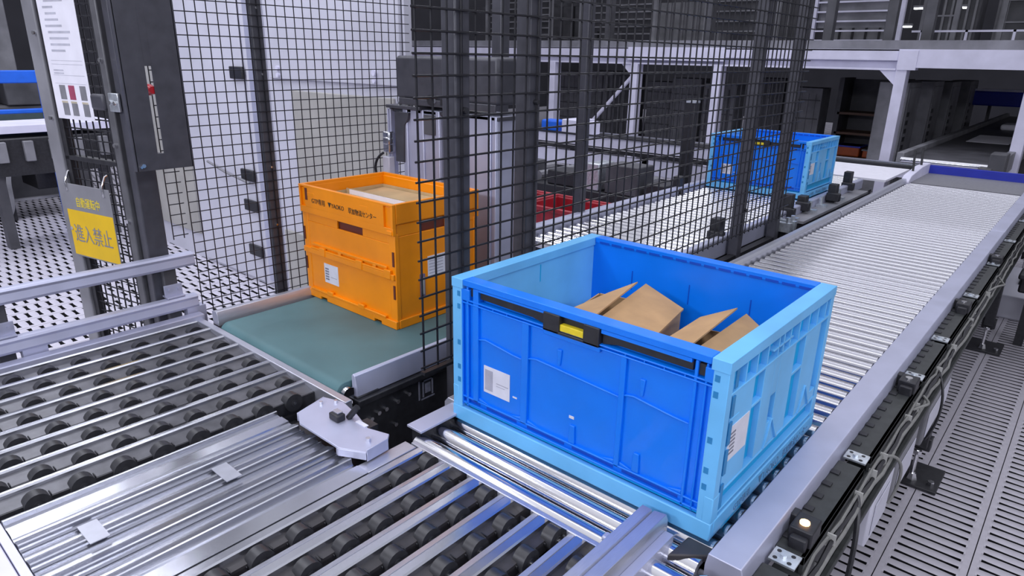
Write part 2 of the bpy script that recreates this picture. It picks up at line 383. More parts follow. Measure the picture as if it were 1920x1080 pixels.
# corner bracket and the short roller beside it, right below the crate corner
cb = thing('corner_guide', 'brown-black corner guide bracket at the crate corner beside the pale rail', 'bracket', (0.65, -0.05, -.6))
q = MB().prism([(.612, -.075), (.668, -.03), (.672, -.006), (.617, -.006)], 'z', -.01, .004); q.box(.63, .66, -.05, -.02, -.6, -.01); q.build('guide_block', TRACKD, cb, bevel=.003)
q = MB().cyl((.70, -.115, -.03), (.70, -.115, .02), .024, 16); q.box(.68, .735, -.13, -.06, -.05, -.01); q.build('pivot_housing', BLACK, cb, bevel=.002)
MB().cyl((.70, -.115, .02), (.70, -.115, .03), .012, 6).build('pivot_bolt', BOLT, cb)
q = MB().cyl((.612, -.112, -.02), (.69, -.112, -.02), .014, 14); q.build('short_roller', CHROME, cb)

# ---------------------------------------------------------------- skate wheel tables
def wheel_mesh(nm):
    q = MB(); r = .0235
    q.cyl((-.0125, 0, 0), (.0125, 0, 0), r, 20, m=0)
    q.cyl((.0125, 0, 0), (.015, 0, 0), .009, 12, m=0); q.cyl((.0145, 0, 0), (.017, 0, 0), .0035, 8, m=1)
    q.box(-.014, .003, .0238, .0265, -.004, .009, m=2); q.box(-.014, .003, -.0265, -.0238, -.004, .003, m=2)
    return q.build(nm, [WHEEL, BOLT, BLACK], None, bevel=.0015)

tl = thing('wheel_transfer_table', 'aluminium transfer table with eight staggered rows of small black wheels and a guard rail', 'transfer table', (-0.66, -0.5, FLOOR))
wl = None
for k in range(8):
    xr = -.351 - .0872 * k
    q = MB(); q.prism([(xr - .087, -.08), (xr - .087, .0), (xr - .0835, .0022), (xr - .0765, .0022), (xr - .073, -.001), (xr - .073, -.03)], 'y', -.822, -.133)
    q.build('ridge_rail', ALUP, tl)
    q = MB().prism([(xr - .073, -.035), (xr - .073, -.007), (xr - .033, -.014), (xr - .033, -.035)], 'y', -.822, -.133); q.build('wheel_track', TRACK, tl)
    q = MB().box(xr - .033, xr - .029, -.822, -.133, -.07, -.0145); q.build('track_side_shade', BLACK, tl)  # black strip added so the gap beside the wheels looks shaded
    B(xr - .029, xr, -.822, -.133, -.08, -.065).build('gap_shade', BLACK, tl)  # black strip for the shade at the bottom of the gap
    ph = -0.433 if k % 2 == 0 else -0.400
    ph -= .08 * 5
    for j in range(9):
        y = ph + .0795 * j
        if y > -.155 or y < -.81: continue
        if wl is None: wl = wheel_mesh('wheel'); wl.parent = tl; wl.location = Vector((xr - .034, y, -.019)) - Vector(tl.location)
        else: inst(wl, tl, Vector((xr - .034, y, -.019)) - Vector(tl.location))
B(-1.045, -.245, -.133, -.112, -.05, .004).build('end_trim', ALU, tl, bevel=.002)
B(-1.075, -1.038, -.95, -.105, -.06, .018).build('edge_rail', ALUW, tl, bevel=.003)
B(-1.038, .045, -.836, -.822, -.05, .004).build('front_trim', WHITES, tl, bevel=.001)
B(-1.035, .52, -.95, -.838, -.05, .003).build('front_plate', WHITES, tl, bevel=.002)
q = MB()
for x in (-1.0, -.4):
    for y in (-.75, -.2): q.box(x - .03, x + .03, y - .03, y + .03, FLOOR, -.05)
q.box(-1.05, -.3, -.8, -.75, -.14, -.06); q.box(-1.05, -.3, -.2, -.15, -.14, -.06)
q.each('support_frame', BLACK, tl)
# ribbed cover between the wheel rows
rc = thing('ribbed_cover', 'long ribbed aluminium cover lying between the two groups of wheel rows', 'cover plate', (-0.15, -0.5, FLOOR))
h = .011
bands = [(-.336, -.316), (-.251, -.222), (-.184, -.154), (-.114, -.084), (-.049, -.022)]
prof = [(-.337, -.03)]
for i, (a, b) in enumerate(bands):
    prof += [(a, 0.0), (a + .002, .004), (b - .004, h), (b - .001, h - .001), (b, .001)]
    if i == 0: prof += [(-.30, 0.0), (-.298, .004), (-.268, .004), (-.266, 0.0)]
    elif i < 4: prof += [(b + .008, .001), (b + .009, -.006), (b + .013, -.006), (b + .014, .003), (b + .02, .005), (b + .021, 0)]
prof += [(-.019, -.004), (-.006, -.004), (-.004, .003), (.033, .003), (.033, -.03)]
q = MB(); q.prism(prof, 'y', -.82, -.275); q.build('ribbed_plate', ALUP, rc)
MB().prism([(-.003, -.03), (-.003, .003), (.033, .003), (.033, -.03)], 'y', -.276, -.145).build('flat_strip', ALU, rc, bevel=.001)
q = MB()
for (x, y) in ((-.157, -.72), (-.157, -.475)): q.box(x - .045, x + .02, y - .016, y + .016, h - .001, h + .0006)
q.each('clear_tape', mat('tape', (.46, .47, .53), .4, .6, .03, 30), rc)
q = MB(); q.box(-.3, -.02, -.8, -.2, -.08, -.03); q.box(-.2, -.14, -.5, -.44, FLOOR, -.08); q.each('support_frame', BLACK, rc)

tr = thing('wheel_transfer_module', 'transfer module of dark wheel rows between polished blue-reflecting rails below the big blue crate', 'transfer table', (0.3, -0.45, FLOOR))
w2 = None
for k in range(6):
    x = .035 + .0855 * k
    MB().prism([(x, -.04), (x, .001), (x + .003, .003), (x + .019, .003), (x + .022, .0), (x + .022, -.04)], 'y', -.822, -.133).build('polished_rail', ALUP, tr)
    q = MB().prism([(x + .022, -.04), (x + .022, -.010), (x + .042, -.014), (x + .042, -.04)], 'y', -.822, -.133)
    yy = -.80 + (.012 if k % 2 else .045)
    while yy < -.14:
        q.box(x + .024, x + .042, yy - .001, yy + .001, -.0142, -.0112, m=1); yy += .0785
    q.build('wheel_track', [TRACKD, BLACK], tr)
    B(x + .042, x + .072, -.822, -.133, -.07, -.06).build('gap_shade', BLACK, tr)  # black strip stands in for the shade beside these wheels
    MB().prism([(x + .072, -.07), (x + .072, -.002), (x + .0855, .002), (x + .0855, -.04)], 'y', -.822, -.133).build('slope_rail', ALU, tr)
    ph = -.151 if k % 2 == 0 else -.190
    for j in range(9):
        y = ph - .0785 * j
        if y < -.8: continue
        l_ = Vector((x + .043, y, -.020)) - Vector(tr.location)
        if w2 is None: w2 = wheel_mesh('wheel'); w2.parent = tr; w2.location = l_
        else: inst(w2, tr, l_)
q = MB().box(.012, .526, -.142, -.1295, -.05, .004); q.build('end_trim', ALU, tr, bevel=.002)
q = MB()
for k in range(6):
    x = .035 + .0855 * k; q.box(x + .018, x + .068, -.1435, -.1425, -.02, .0048)
q.each('slot_edge', BOLT, tr)
q = MB(); q.prism([(.528, -.05), (.528, .036), (.548, .036), (.55, .03), (.553, .036), (.578, .04), (.582, .03), (.582, -.05)], 'y', -.9, -.022); q.build('end_rail', ALU, tr, bevel=.001)
q = MB().box(.582, .60, -.9, -.03, -.05, .012); q.build('rail_flange', ALUW, tr, bevel=.001)
B(.50, .56, -.115, -.095, -.02, .006).build('corner_clip', ALUW, tr, bevel=.004)
q = MB(); q.box(.05, .55, -.8, -.75, -.14, -.05); q.box(.05, .55, -.2, -.15, -.14, -.05)
for x in (.08, .5):
    for y in (-.75, -.2): q.box(x - .03, x + .03, y - .03, y + .03, FLOOR, -.1)
q.each('support_frame', BLACK, tr)

# sensor bracket plate over the cover end
sp = thing('sensor_bracket', 'flat grey bracket plate with a small proximity sensor at the belt corner', 'bracket', (-.13, -.2, FLOOR))
pts = [(-.268, -.175), (-.245, -.262), (-.205, -.283), (-.055, -.283), (.002, -.255), (-.002, -.195), (-.02, -.176), (-.075, -.192), (-.14, -.172), (-.215, -.158)]
q = MB().prism(pts, 'z', .022, .028); q.prism([(-.062, -.286), (-.055, -.283), (.002, -.255), (.005, -.257), (-.053, -.287)], 'z', .010, .028)
q.prism([(-.268, -.175), (-.245, -.262), (-.249, -.263), (-.272, -.175)], 'z', .006, .028); q.prism([(.002, -.255), (-.002, -.195), (.001, -.195), (.005, -.255)], 'z', .006, .034)
q.build('bracket_plate', ALUW, sp, bevel=.0012)
q = MB().box(-.172, -.138, -.228, -.205, .028, .045); q.cyl((-.14, -.196, .03), (-.12, -.185, .06), .008, 8); q.build('proximity_sensor', BLACK, sp, bevel=.003)
q = MB().box(-.165, -.145, -.222, -.208, .045, .05); q.cyl((-.245, -.20, .028), (-.245, -.20, .034), .005, 6); q.cyl((-.03, -.225, .028), (-.03, -.225, .036), .006, 6); q.cyl((-.225, -.172, .028), (-.225, -.172, .034), .005, 6); q.each('screw', BOLT, sp)
B(-.115, -.08, -.196, -.186, .028, .03).build('serial_label', LABELW, sp)
q = MB().box(-.12, -.08, -.20, -.16, FLOOR, .022); q.build('support_post', BLACK, sp)
# small plate left of the front rollers
s2 = thing('edge_plate', 'small pale edge plate left of the two front rollers', 'bracket', (0, -.05, FLOOR))
B(-.036, .012, -.112, .10, .012, .018).build('plate', ALUW, s2, bevel=.001)
B(-.033, -.005, -.10, .02, FLOOR, .012).build('plate_support', BLACK, s2)

# ---------------------------------------------------------------- guard rail at the left edge of the table
gr = thing('guard_rail', 'double aluminium guard rail on grey brackets along the edge of the wheel table', 'guard rail', (-1.1, -.5, FLOOR))
def gprof(z): return [(-1.115, z), (-1.115, z + .040), (-1.107, z + .042), (-1.085, z + .042), (-1.078, z + .036), (-1.082, z + .028), (-1.078, z + .008), (-1.082, z)]
MB().prism(gprof(.172), 'y', -.95, -.095).build('rail_bar', ALUW, gr, bevel=.001)
MB().prism(gprof(.032), 'y', -.95, -.10).build('rail_bar', ALUW, gr, bevel=.001)
for y in (-.61, -.155):
    q = MB().box(-1.15, -1.115, y - .03, y + .012, -.4, .17); q.build('rail_post', GREYD, gr, bevel=.004)
    q = MB().box(-1.15, -1.09, y - .035, y + .02, .075, .08); q.box(-1.114, -1.107, y - .035, y + .02, .078, .115); q.cyl((-1.107, y - .02, .1), (-1.102, y - .02, .1), .005, 8); q.cyl((-1.107, y + .008, .1), (-1.102, y + .008, .1), .005, 8)
    q.build('rail_clamp', ALUW, gr, bevel=.001)
q = MB()
for y in (-.56, -.11): q.box(-1.11, -1.08, y - .03, y + .03, -.05, .034)
q.each('lower_block', ALUW, gr)
q = MB()
for y in (-.61, -.155): q.box(-1.15, -1.115, y - .03, y + .012, FLOOR, -.39)
q.each('post_base', GREYD, gr)

# ---------------------------------------------------------------- blue folding crate
CL, CW, CH = .652, .541, .357
def crate(label, loc, group):
    c = thing('folding_crate', label, 'crate', loc, 0, group)
    flipY = Matrix.Translation((0, CW, 0)) @ Matrix.Diagonal((1, -1, 1, 1))
    flipX = Matrix.Translation((CL, 0, 0)) @ Matrix.Diagonal((-1, 1, 1, 1))
    # base tray
    q = MB(); q.box(.004, CL - .004, .004, CW - .004, .010, .018); q.box(.03, CL - .03, .03, CW - .03, 0, .012)
    for (a, b, cc, d) in ((0, CL, 0, .014), (0, CL, CW - .014, CW), (0, .014, .014, CW - .014), (CL - .014, CL, .014, CW - .014)): q.box(a, b, cc, d, .006, .043)
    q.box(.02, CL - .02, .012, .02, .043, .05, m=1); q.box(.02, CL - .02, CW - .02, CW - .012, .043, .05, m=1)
    for x in (0, CL - .02):
        for y in (0, CW - .03): q.box(x + .0008, x + .0192, y + .0008, y + .0292, .04, .095)
    # feet gaps: teal patches stand in for their shade at the end
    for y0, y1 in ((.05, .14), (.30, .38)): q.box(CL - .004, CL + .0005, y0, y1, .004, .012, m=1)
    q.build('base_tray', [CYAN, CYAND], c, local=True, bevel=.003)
    # end walls (sky blue)
    for side in (0, 1):
        M = None if side == 1 else flipX
        q = MB(); X = CL
        q.box(X - .030, X - .022, .01, CW - .01, .018, CH - .012, M=M)             # inner skin
        q.box(X - .034, X, .0, CW, CH - .0215, CH, M=M)                              # rim
        q.box(X - .022, X - .014, .02, CW - .02, .05, CH - .014, m=1, M=M)          # recessed skin, its shade put into the teal
        for y in (0, CW - .024): q.box(X - .0295, X - .0015, y + .0014, y + .0226, .043, CH - .013, M=M)
        q.box(X - .02, X - .001, 0.02, CW - .02, .289, .294, M=M)                    # upper rail
        q.box(X - .02, X - .001, 0.02, CW - .02, .092, .096, M=M); q.box(X - .02, X - .001, 0.02, CW - .02, .052, .056, M=M)
        for y in (.077, .125, .173, .225, .25, .285, .333, .389, .443, .494): q.box(X - .02, X - .002, y - .002, y + .002, .292, CH - .014, M=M)
        q.box(X - .02, X - .002, .2, .3, .31, .314, M=M)
        for y0, y1, z0, z1 in ((.03, .126, .094, .291), (.172, .222, .094, .291), (.25, .33, .094, .291), (.388, .48, .094, .291), (.126, .172, .222, .228), (.222, .25, .21, .291), (.222, .25, .094, .15), (.33, .388, .213, .22), (.48, .515, .094, .12)):
            q.box(X - .02, X - .003, y0, y1, z0, z1, M=M)
        for y in (.24, .43):
            q.prism([(y, .155), (y + .004, .155), (y + .045, .096), (y + .038, .096)], 'x', X - .01, X + .002, M=M); q.prism([(y, .155), (y + .002, .155), (y - .018, .096), (y - .022, .096)], 'x', X - .01, X + .001, M=M)
        q.box(X - .02, X - .002, .035, .07, .235, .24, M=M)
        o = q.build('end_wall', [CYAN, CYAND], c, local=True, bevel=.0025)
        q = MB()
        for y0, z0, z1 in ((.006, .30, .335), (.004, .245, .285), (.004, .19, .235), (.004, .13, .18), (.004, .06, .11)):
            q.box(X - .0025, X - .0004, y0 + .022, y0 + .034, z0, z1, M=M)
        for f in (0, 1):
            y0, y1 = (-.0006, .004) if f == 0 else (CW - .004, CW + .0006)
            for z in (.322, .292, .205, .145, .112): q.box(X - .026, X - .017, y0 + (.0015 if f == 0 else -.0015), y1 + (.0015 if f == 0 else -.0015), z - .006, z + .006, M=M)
        q.each('post_hole', mat('hole_shade_blue', (.02, .22, .50), .45), o, local=True)  # dark blue boxes stand in for the shade in the square holes
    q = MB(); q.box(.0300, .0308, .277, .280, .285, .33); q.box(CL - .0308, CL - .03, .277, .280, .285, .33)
    q.build('groove', CYAND, c, local=True)  # thin teal strips painted as the shade of inner grooves
    # long side walls (strong blue)
    for side in (0, 1):
        M = None if side == 0 else flipY
        q = MB(); x0, x1 = .024, CL - .024
        q.box(x0, x1, .022, .03, .018, CH - .004, M=M)                               # inner skin
        q.box(x0, x1, .010, .022, .05, .30, M=M)                                     # panel
        q.box(.0345, CL - .0345, .0006, .032, .3435, CH + .0005, M=M); q.box(.024, .0535, .002, .02, .31, .336, M=M); q.box(.607, CL - .024, .002, .02, .31, .336, M=M)                                # rim
        for z in (.302, .309): q.box(x0, x1, .002, .02, z, z + .0035, M=M)
        q.box(x0, x1, .003, .02, .054, .059, M=M); q.box(x0, x1, .003, .02, .070, .074, M=M)
        for a, b, z0, z1 in ((.026, .032, .05, .342), (.043, .049, .05, .342), (.063, .079, .07, .342), (.204, .222, .07, .306), (.443, .455, .07, .306), (.588, .594, .05, .342), (.608, .612, .05, .342), (.622, .628, .05, .342)):
            q.box(a, b, .003, .02, z0, z1, M=M)
        for a, b in ((.079, .204), (.222, .443), (.455, .588)):
            q.prism([(a, .228), (a + .02, .232), (b - .03, .222), (b, .220), (b, .217), (b - .03, .218), (a + .02, .228), (a, .224)], 'y', .004, .02, M=M)
            q.prism([(a, .082), (a + .03, .074), (a, .074)], 'y', .005, .02, M=M); q.prism([(b, .082), (b - .03, .074), (b, .074)], 'y', .005, .02, M=M)
        for x in (.3, .49): q.prism([(x - .006, .27), (x + .006, .27), (x + .003, .215 + .02), (x - .003, .235)], 'y', .006, .02, M=M)
        for x in (.34, .49): q.prism([(x - .008, .074), (x + .008, .074), (x + .006, .115), (x - .006, .115)], 'y', .005, .02, M=M)
        q.box(.262, .397, .002, .02, .295, .304, M=M)
        for x in (.12, .16, .45, .49, .53, .57): q.box(x, x + .003, .003, .02, .302, .31, M=M)
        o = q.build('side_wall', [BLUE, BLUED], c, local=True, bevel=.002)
        # notches under the inner rim and inner grooves, their shade as dark blue strips
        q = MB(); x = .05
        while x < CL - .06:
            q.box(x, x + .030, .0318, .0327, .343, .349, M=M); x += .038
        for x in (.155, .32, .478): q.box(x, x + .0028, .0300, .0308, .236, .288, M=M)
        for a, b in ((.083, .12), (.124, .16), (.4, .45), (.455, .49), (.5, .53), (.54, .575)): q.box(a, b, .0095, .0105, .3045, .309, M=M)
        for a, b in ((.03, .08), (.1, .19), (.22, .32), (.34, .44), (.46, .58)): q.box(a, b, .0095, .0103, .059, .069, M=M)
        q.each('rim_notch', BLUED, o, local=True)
        # slot opening and black latch bar
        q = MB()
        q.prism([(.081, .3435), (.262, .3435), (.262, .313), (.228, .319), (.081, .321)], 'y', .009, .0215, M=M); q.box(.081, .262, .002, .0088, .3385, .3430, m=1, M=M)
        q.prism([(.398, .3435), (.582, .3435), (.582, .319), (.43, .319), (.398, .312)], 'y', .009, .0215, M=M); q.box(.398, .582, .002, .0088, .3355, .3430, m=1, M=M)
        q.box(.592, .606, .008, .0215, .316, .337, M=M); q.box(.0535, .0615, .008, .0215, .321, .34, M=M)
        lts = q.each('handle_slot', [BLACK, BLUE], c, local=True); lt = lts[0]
        q = MB()
        q.box(.263, .396, -.003, .02, .306, .312, M=M); q.box(.263, .303, -.003, .02, .306, .345, M=M); q.box(.36, .396, -.003, .02, .306, .345, M=M); q.box(.3, .362, .012, .02, .31, .345, M=M)
        lt = q.build('latch', BLACK, c, local=True, bevel=.002)
        B(.303, .36, .0, .013, .313, .327).build('yellow_tag', YELLT, lt, local=True, bevel=.0015) if side == 0 else None
    # stickers
    q = MB().box(.092, .169, .0085, .0097, .103, .168)
    q.box(.096, .119, .0080, .0086, .110, .160, m=1); q.box(.13, .165, .0080, .0086, .134, .136, m=1); q.box(.13, .155, .0080, .0086, .128, .1295, m=1)
    q.build('sticker', [LABELW, mat('barcode_grey', (.42, .42, .50), .6)], c, local=True)
    q = MB().box(CL - .0032, CL - .0018, .034, .118, .152, .222)
    for i in range(6): q.box(CL - .0019, CL - .0015, .04 + .0001, .062, .165 + .008 * i, .169 + .008 * i, m=1)
    q.build('sticker', [LABELW, PRINT], c, local=True)
    q = MB(); q.box(.178, .19, .0085, .0097, .118, .1215); q.box(.33, .342, .0085, .0097, .128, .134)
    q.each('scuff', LABELW, c, local=True)
    text('printed_text', 'GTP専用', .02, INKB, c, (CL + .0002, .10, .016), (0, 1, 0), (0, 0, 1))
    text('printed_text', '▼YAOKO', .024, INKB, c, (CL + .0002, .215, .016), (0, 1, 0), (0, 0, 1))
    text('printed_text', '草加物流センター', .022, INKB, c, (CL + .0002, .345, .016), (0, 1, 0), (0, 0, 1), sx=.9)
    return c
crate('large blue folding crate with sky-blue ends holding two open cartons', (0, 0, 0), 'blue folding crates')
c2 = copy_tree([o for o in COL.objects if o.name == 'folding_crate'][0])
c2.location = (-.978, 3.33, 0.0); c2['label'] = 'distant blue folding crate behind the mesh fence on the far roller conveyor'

# open cartons inside the near crate
def sheet(name, P, m, t, th=.004):
    return MB().add([tuple(p) for p in P] + [(p[0], p[1], p[2] - th) for p in P], [(0, 1, 2, 3), (7, 6, 5, 4), (0, 4, 5, 1), (1, 5, 6, 2), (2, 6, 7, 3), (3, 7, 4, 0)]).build(name, m, t)
def carton(label, foot, zt, fl_a, fl_b):
    cx = sum(p[0] for p in foot) / 4; cy = sum(p[1] for p in foot) / 4
    t = thing('open_carton', label, 'cardboard box', (cx, cy, .018), 0, 'open cartons in the big blue crate')
    q = MB(); q.prism(foot, 'z', .018, .022)
    for i in range(4):
        a = Vector(foot[i]); b = Vector(foot[(i + 1) % 4]); d = (b - a).normalized(); n_ = Vector((-d.y, d.x)) * .004
        q.prism([tuple(a), tuple(b), tuple(b + n_), tuple(a + n_)], 'z', .02, zt)
    q.build('carton_body', CARD, t)
    sheet('flap', fl_a, CARD, t); sheet('flap', fl_b, CARD, t)
    ins = [((x - cx) * .9 + cx, (y - cy) * .9 + cy) for x, y in foot]
    MB().prism(ins, 'z', .18, .19).build('carton_dark_sheet', INK, t)  # black sheet gives the dark inside seen between the flaps
    return t
carton('open cardboard carton with raised flaps, the larger one deeper inside the big blue crate', [(.185, .10), (.40, .13), (.345, .43), (.135, .39)], .252,
       [(.165, .12, .262), (.285, .14, .297), (.238, .40, .304), (.200, .335, .284)], [(.287, .13, .284), (.405, .145, .258), (.350, .432, .254), (.232, .452, .285)])
carton('open cardboard carton with raised flaps, close to the sky-blue end inside the big blue crate', [(.43, .06), (.61, .08), (.575, .38), (.42, .35)], .252,
       [(.425, .10, .265), (.51, .11, .296), (.492, .402, .302), (.432, .348, .279)], [(.513, .10, .284), (.61, .11, .260), (.570, .395, .262), (.503, .430, .283)])

# ---------------------------------------------------------------- orange crate on the belt
oc = thing('folding_crate', 'orange folding crate with black lettering on the green belt behind the mesh', 'crate', (-.973, .235, .018))
OL, OW, OH = .487, .352, .389
q = MB()
q.box(0.004, OL - .004, .004, OW - .004, .0, .012)
for (a, b, c_, d) in ((.004, OL - .004, .004, .012), (.004, OL - .004, OW - .012, OW - .004), (.0045, .012, .012, OW - .012), (OL - .012, OL - .0045, .012, OW - .012)):
    if c_ < .005 and d < .02:   # front: leave the hand hole open
        q.box(a, b, c_, d, 0, .267); q.box(a, .196, c_, d, .267, .300); q.box(.328, b, c_, d, .267, .300); q.box(a, b, c_, d, .3, OH - .01)
    elif a > .4:
        q.box(a, b, c_, d, 0, .290); q.box(a, b, c_, .105, .29, .325); q.box(a, b, .21, d, .29, .325); q.box(a, b, c_, d, .325, OH - .01)
    else: q.box(a, b, c_, d, 0, OH - .01)
for x in (0.0015, OL - .0315):
    for y in (0, OW - .02): q.box(x, x + .03, y + .002, y + .018, .02, .299)
q.build('crate_body', ORANGE, oc, local=True, bevel=.002)
q = MB()   # top rim band
q.box(.0, OL, -.004, .008, .296, .318); q.box(.034, OL - .042, -.0041, .0081, .3175, OH - .005); q.box(0.0002, .008, -.0039, .008, .3175, OH - .005); q.box(OL - .010, OL - .0002, -.0039, .0079, .3175, OH - .005)
q.box(0, OL, -.0045, .0085, OH - .006, OH)
q.box(0, OL, OW - .008, OW + .004, .30, OH); q.box(-.002, .0115, .009, OW - .0085, .33, OH); q.box(OL - .0115, OL + .001, .009, OW - .0085, .33, OH)
for x in (.05, .33): q.box(x, x + .04, -.005, -.003, OH - .035, OH - .022)
q.box(OL - .028, OL - .004, -.007, -.002, .298, .310)
q.build('rim_band', ORANGE, oc, local=True, bevel=.002)
q = MB()   # middle hinge ledge
q.box(.005, OL - .005, -.006, .008, .158, .176); q.box(.05, OL - .03, -.006, .008, .176, .182)
q.box(.05, OL - .04, -.003, .008, .188, .196)
for x in (.10, .30, .44): q.box(x, x + .03, -.009, .0, .160, .188)
for x in (.2, .38): q.box(x, x + .015, -.004, .002, .18, .19)
q.box(-.003, .01, 0, OW, .16, .175); 
q.build('hinge_ledge', ORANGE, oc, local=True, bevel=.0015)
q = MB()   # bottom tray with feet gaps
for a, b in ((0, .085), (.12, .378), (.413, OL)): q.box(a, b, -.005, .0079, .0002, .026)
q.box(0.0005, OL - .0005, -.0044, .0074, .0095, .0255); q.box(.03, OL - .05, -.007, .006, .026, .034)
for x in (.13, .30): q.box(x, x + .03, -.009, 0, .026, .042)
q.box(OL - .01, OL + .002, .0085, OW - .0085, .0, .028); q.box(-.002, .01, .0085, OW - .0085, .0, .028); q.box(0, OL, OW - .008, OW + .003, 0, .026)
q.build('base_tray', ORANGE, oc, local=True, bevel=.002)
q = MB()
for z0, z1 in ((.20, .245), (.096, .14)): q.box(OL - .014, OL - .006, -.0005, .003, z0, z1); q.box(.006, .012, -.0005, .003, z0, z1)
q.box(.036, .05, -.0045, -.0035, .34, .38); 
q.each('corner_slot', ORANGED, oc, local=True)  # dark brown patches painted as the shade in the slots
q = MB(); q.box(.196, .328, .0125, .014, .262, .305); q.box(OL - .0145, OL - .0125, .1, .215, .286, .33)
q.each('hand_hole_shade', ORANGED, oc, local=True)  # brown plates stand in for the shade inside the hand holes
q = MB().box(.106, .184, .0028, .0041, .067, .134)
for i in range(5): q.box(.112, .132, .0022, .0029, .078 + .009 * i, .083 + .009 * i, m=1)
q.box(.14, .176, .0022, .0029, .09, .091, m=1); q.build('sticker', [LABELW, PRINT], oc, local=True)
q = MB().box(OL - .0042, OL - .0028, .131, .209, .142, .207); 
for i in range(5): q.box(OL - .003, OL - .0024, .136 + .0, .195, .15 + .01 * i, .1515 + .01 * i, m=1)
q.build('sticker', [LABELW, PRINT], oc, local=True)
q = MB(); q.box(OL - .004, OL + .002, .097, .114, .080, .156); q.box(OL - .003, OL + .003, .101, .110, .090, .146, m=1)
q.build('latch_clip', [mat('mauve_clip', (.18, .13, .22), .5), BEIGEP], oc, local=True)
text('printed_text', 'GTP専用', .021, INK, oc, (.073, -.0046, .335), (1, 0, 0), (0, 0, 1), sx=.95)
text('printed_text', '▼YAOKO', .020, INK, oc, (.164, -.0046, .335), (1, 0, 0), (0, 0, 1), sx=.95)
text('printed_text', '草加物流センター', .0205, INK, oc, (.272, -.0046, .333), (1, 0, 0), (0, 0, 1), sx=.86)
# contents: open carton with dividers and white sheets
cc = thing('open_carton', 'open beige carton filling the orange crate', 'cardboard box', (-.73, .41, .032))
q = MB(); x0, x1, y0, y1, zt = -.958, -.502, .2495, .5715, .366
q.box(x0, x1, y0, y1, .032, .036)
for a, b, c_, d in ((x0, x0 + .004, y0, y1), (x1 - .004, x1, y0, y1), (x0, x1, y0, y0 + .004), (x0, x1, y1 - .004, y1)): q.box(a, b, c_, d, .032, zt)
q.build('carton_body', CARDL, cc)
q = MB(); q.box(x0 + .006, x1 - .006, .405, .409, .036, .372); q.build('divider', CARDL, cc)
MB().prism([(.254, .345), (.40, .352), (.40, .356), (.254, .349)], 'x', x0 + .008, x1 - .008).build('flap', CARDL, cc)
MB().prism([(.412, .345), (.566, .352), (.566, .356), (.412, .349)], 'x', x0 + .008, x1 - .008).build('flap', CARDL, cc)
for i, (yy, lx, lab) in enumerate(((.402, .0, 'white paper sheet standing beside the divider inside the orange crate'), (.256, .02, 'white paper sheet along the front edge inside the orange crate'))):
    o = B(x0 + .03 + lx, x1 - .02, yy - .0015 if i == 0 else yy, yy + .001 if i == 0 else yy + .0025, .06, .371 if i == 0 else .362).build('paper_sheet', PAPER, None); tag(o, lab, 'paper')

# ---------------------------------------------------------------- green belt conveyor
bc = thing('belt_conveyor', 'short green belt conveyor carrying the orange crate, beside the wheel table', 'conveyor', (-.61, .3, FLOOR))
q = MB(); y0, y1, r_, zt = -.085, .64, .028, .018
P = []
for i in range(13):
    a = R(270 - 180 * i / 12); P.append((y0 + r_ * math.cos(a), zt - r_ + r_ * math.sin(a)))
for i in range(13):
    a = R(90 - 180 * i / 12); P.append((y1 + r_ * math.cos(a), zt - r_ + r_ * math.sin(a)))
q.prism(P, 'x', -.925, -.312); q.build('belt', BELT, bc, bevel=.002)
MB().cyl((-.312, y0, zt - r_), (-.292, y0, zt - r_), .02, 14).build('end_roller', CHROME, bc)
q = MB().prism([(-.985, .0), (-.985, .042), (-.975, .046), (-.955, .046), (-.948, .03), (-.948, 0)], 'y', -.105, .70); q.build('side_rail', ALU, bc, bevel=.001)
B(-.985, -.93, -.105, .7, -.22, .0).build('side_plate', BLACK, bc)
q = MB().prism([(-.306, .006), (-.306, .034), (-.300, .040), (-.292, .036), (-.285, .004), (-.285, -.024), (-.306, -.024)], 'y', -.068, .70)
q.build('side_guard', ALUW, bc, bevel=.0015)
q = MB(); q.box(-.306, -.282, -.07, .0, -.042, -.02); q.box(-.3, -.27, -.075, .7, -.045, -.026); q.build('guard_foot', BLACK, bc, bevel=.003)
B(-.305, -.288, -.10, .70, -.26, -.045).build('side_plate', BLACK, bc, bevel=.002)
q = MB()
for (y, z) in ((-.03, -.10), (-.005, -.092), (.02, -.09), (.06, -.083), (.10, -.076), (.05, -.15), (-.02, -.125)):
    q.cyl((-.288, y, z), (-.279, y, z), .0065, 6)
q.box(-.288, -.284, -.05, -.015, -.128, -.124); q.each('adjuster_bolt', BOLT, bc)
q = MB()
for a, b, c_, d in ((.14, .145, -.115, -.055), (.155, .195, -.062, -.058), (.155, .16, -.11, -.058), (.19, .195, -.11, -.058), (.165, .185, -.1, -.07), (.15, .2, -.118, -.114)): q.box(-.2885, -.2865, a, b, c_, d)
q.build('stencil_mark', PRINT, bc)
q = MB()
for x in (-.95, -.33):
    for y in (-.05, .6): q.box(x - .025, x + .025, y - .025, y + .025, FLOOR, -.2)
q.box(-.95, -.33, -.1, -.09, -.2, -.06); q.box(-.975, -.32, .66, .7, -.2, -.02)
q.each('support_frame', BLACK, bc)

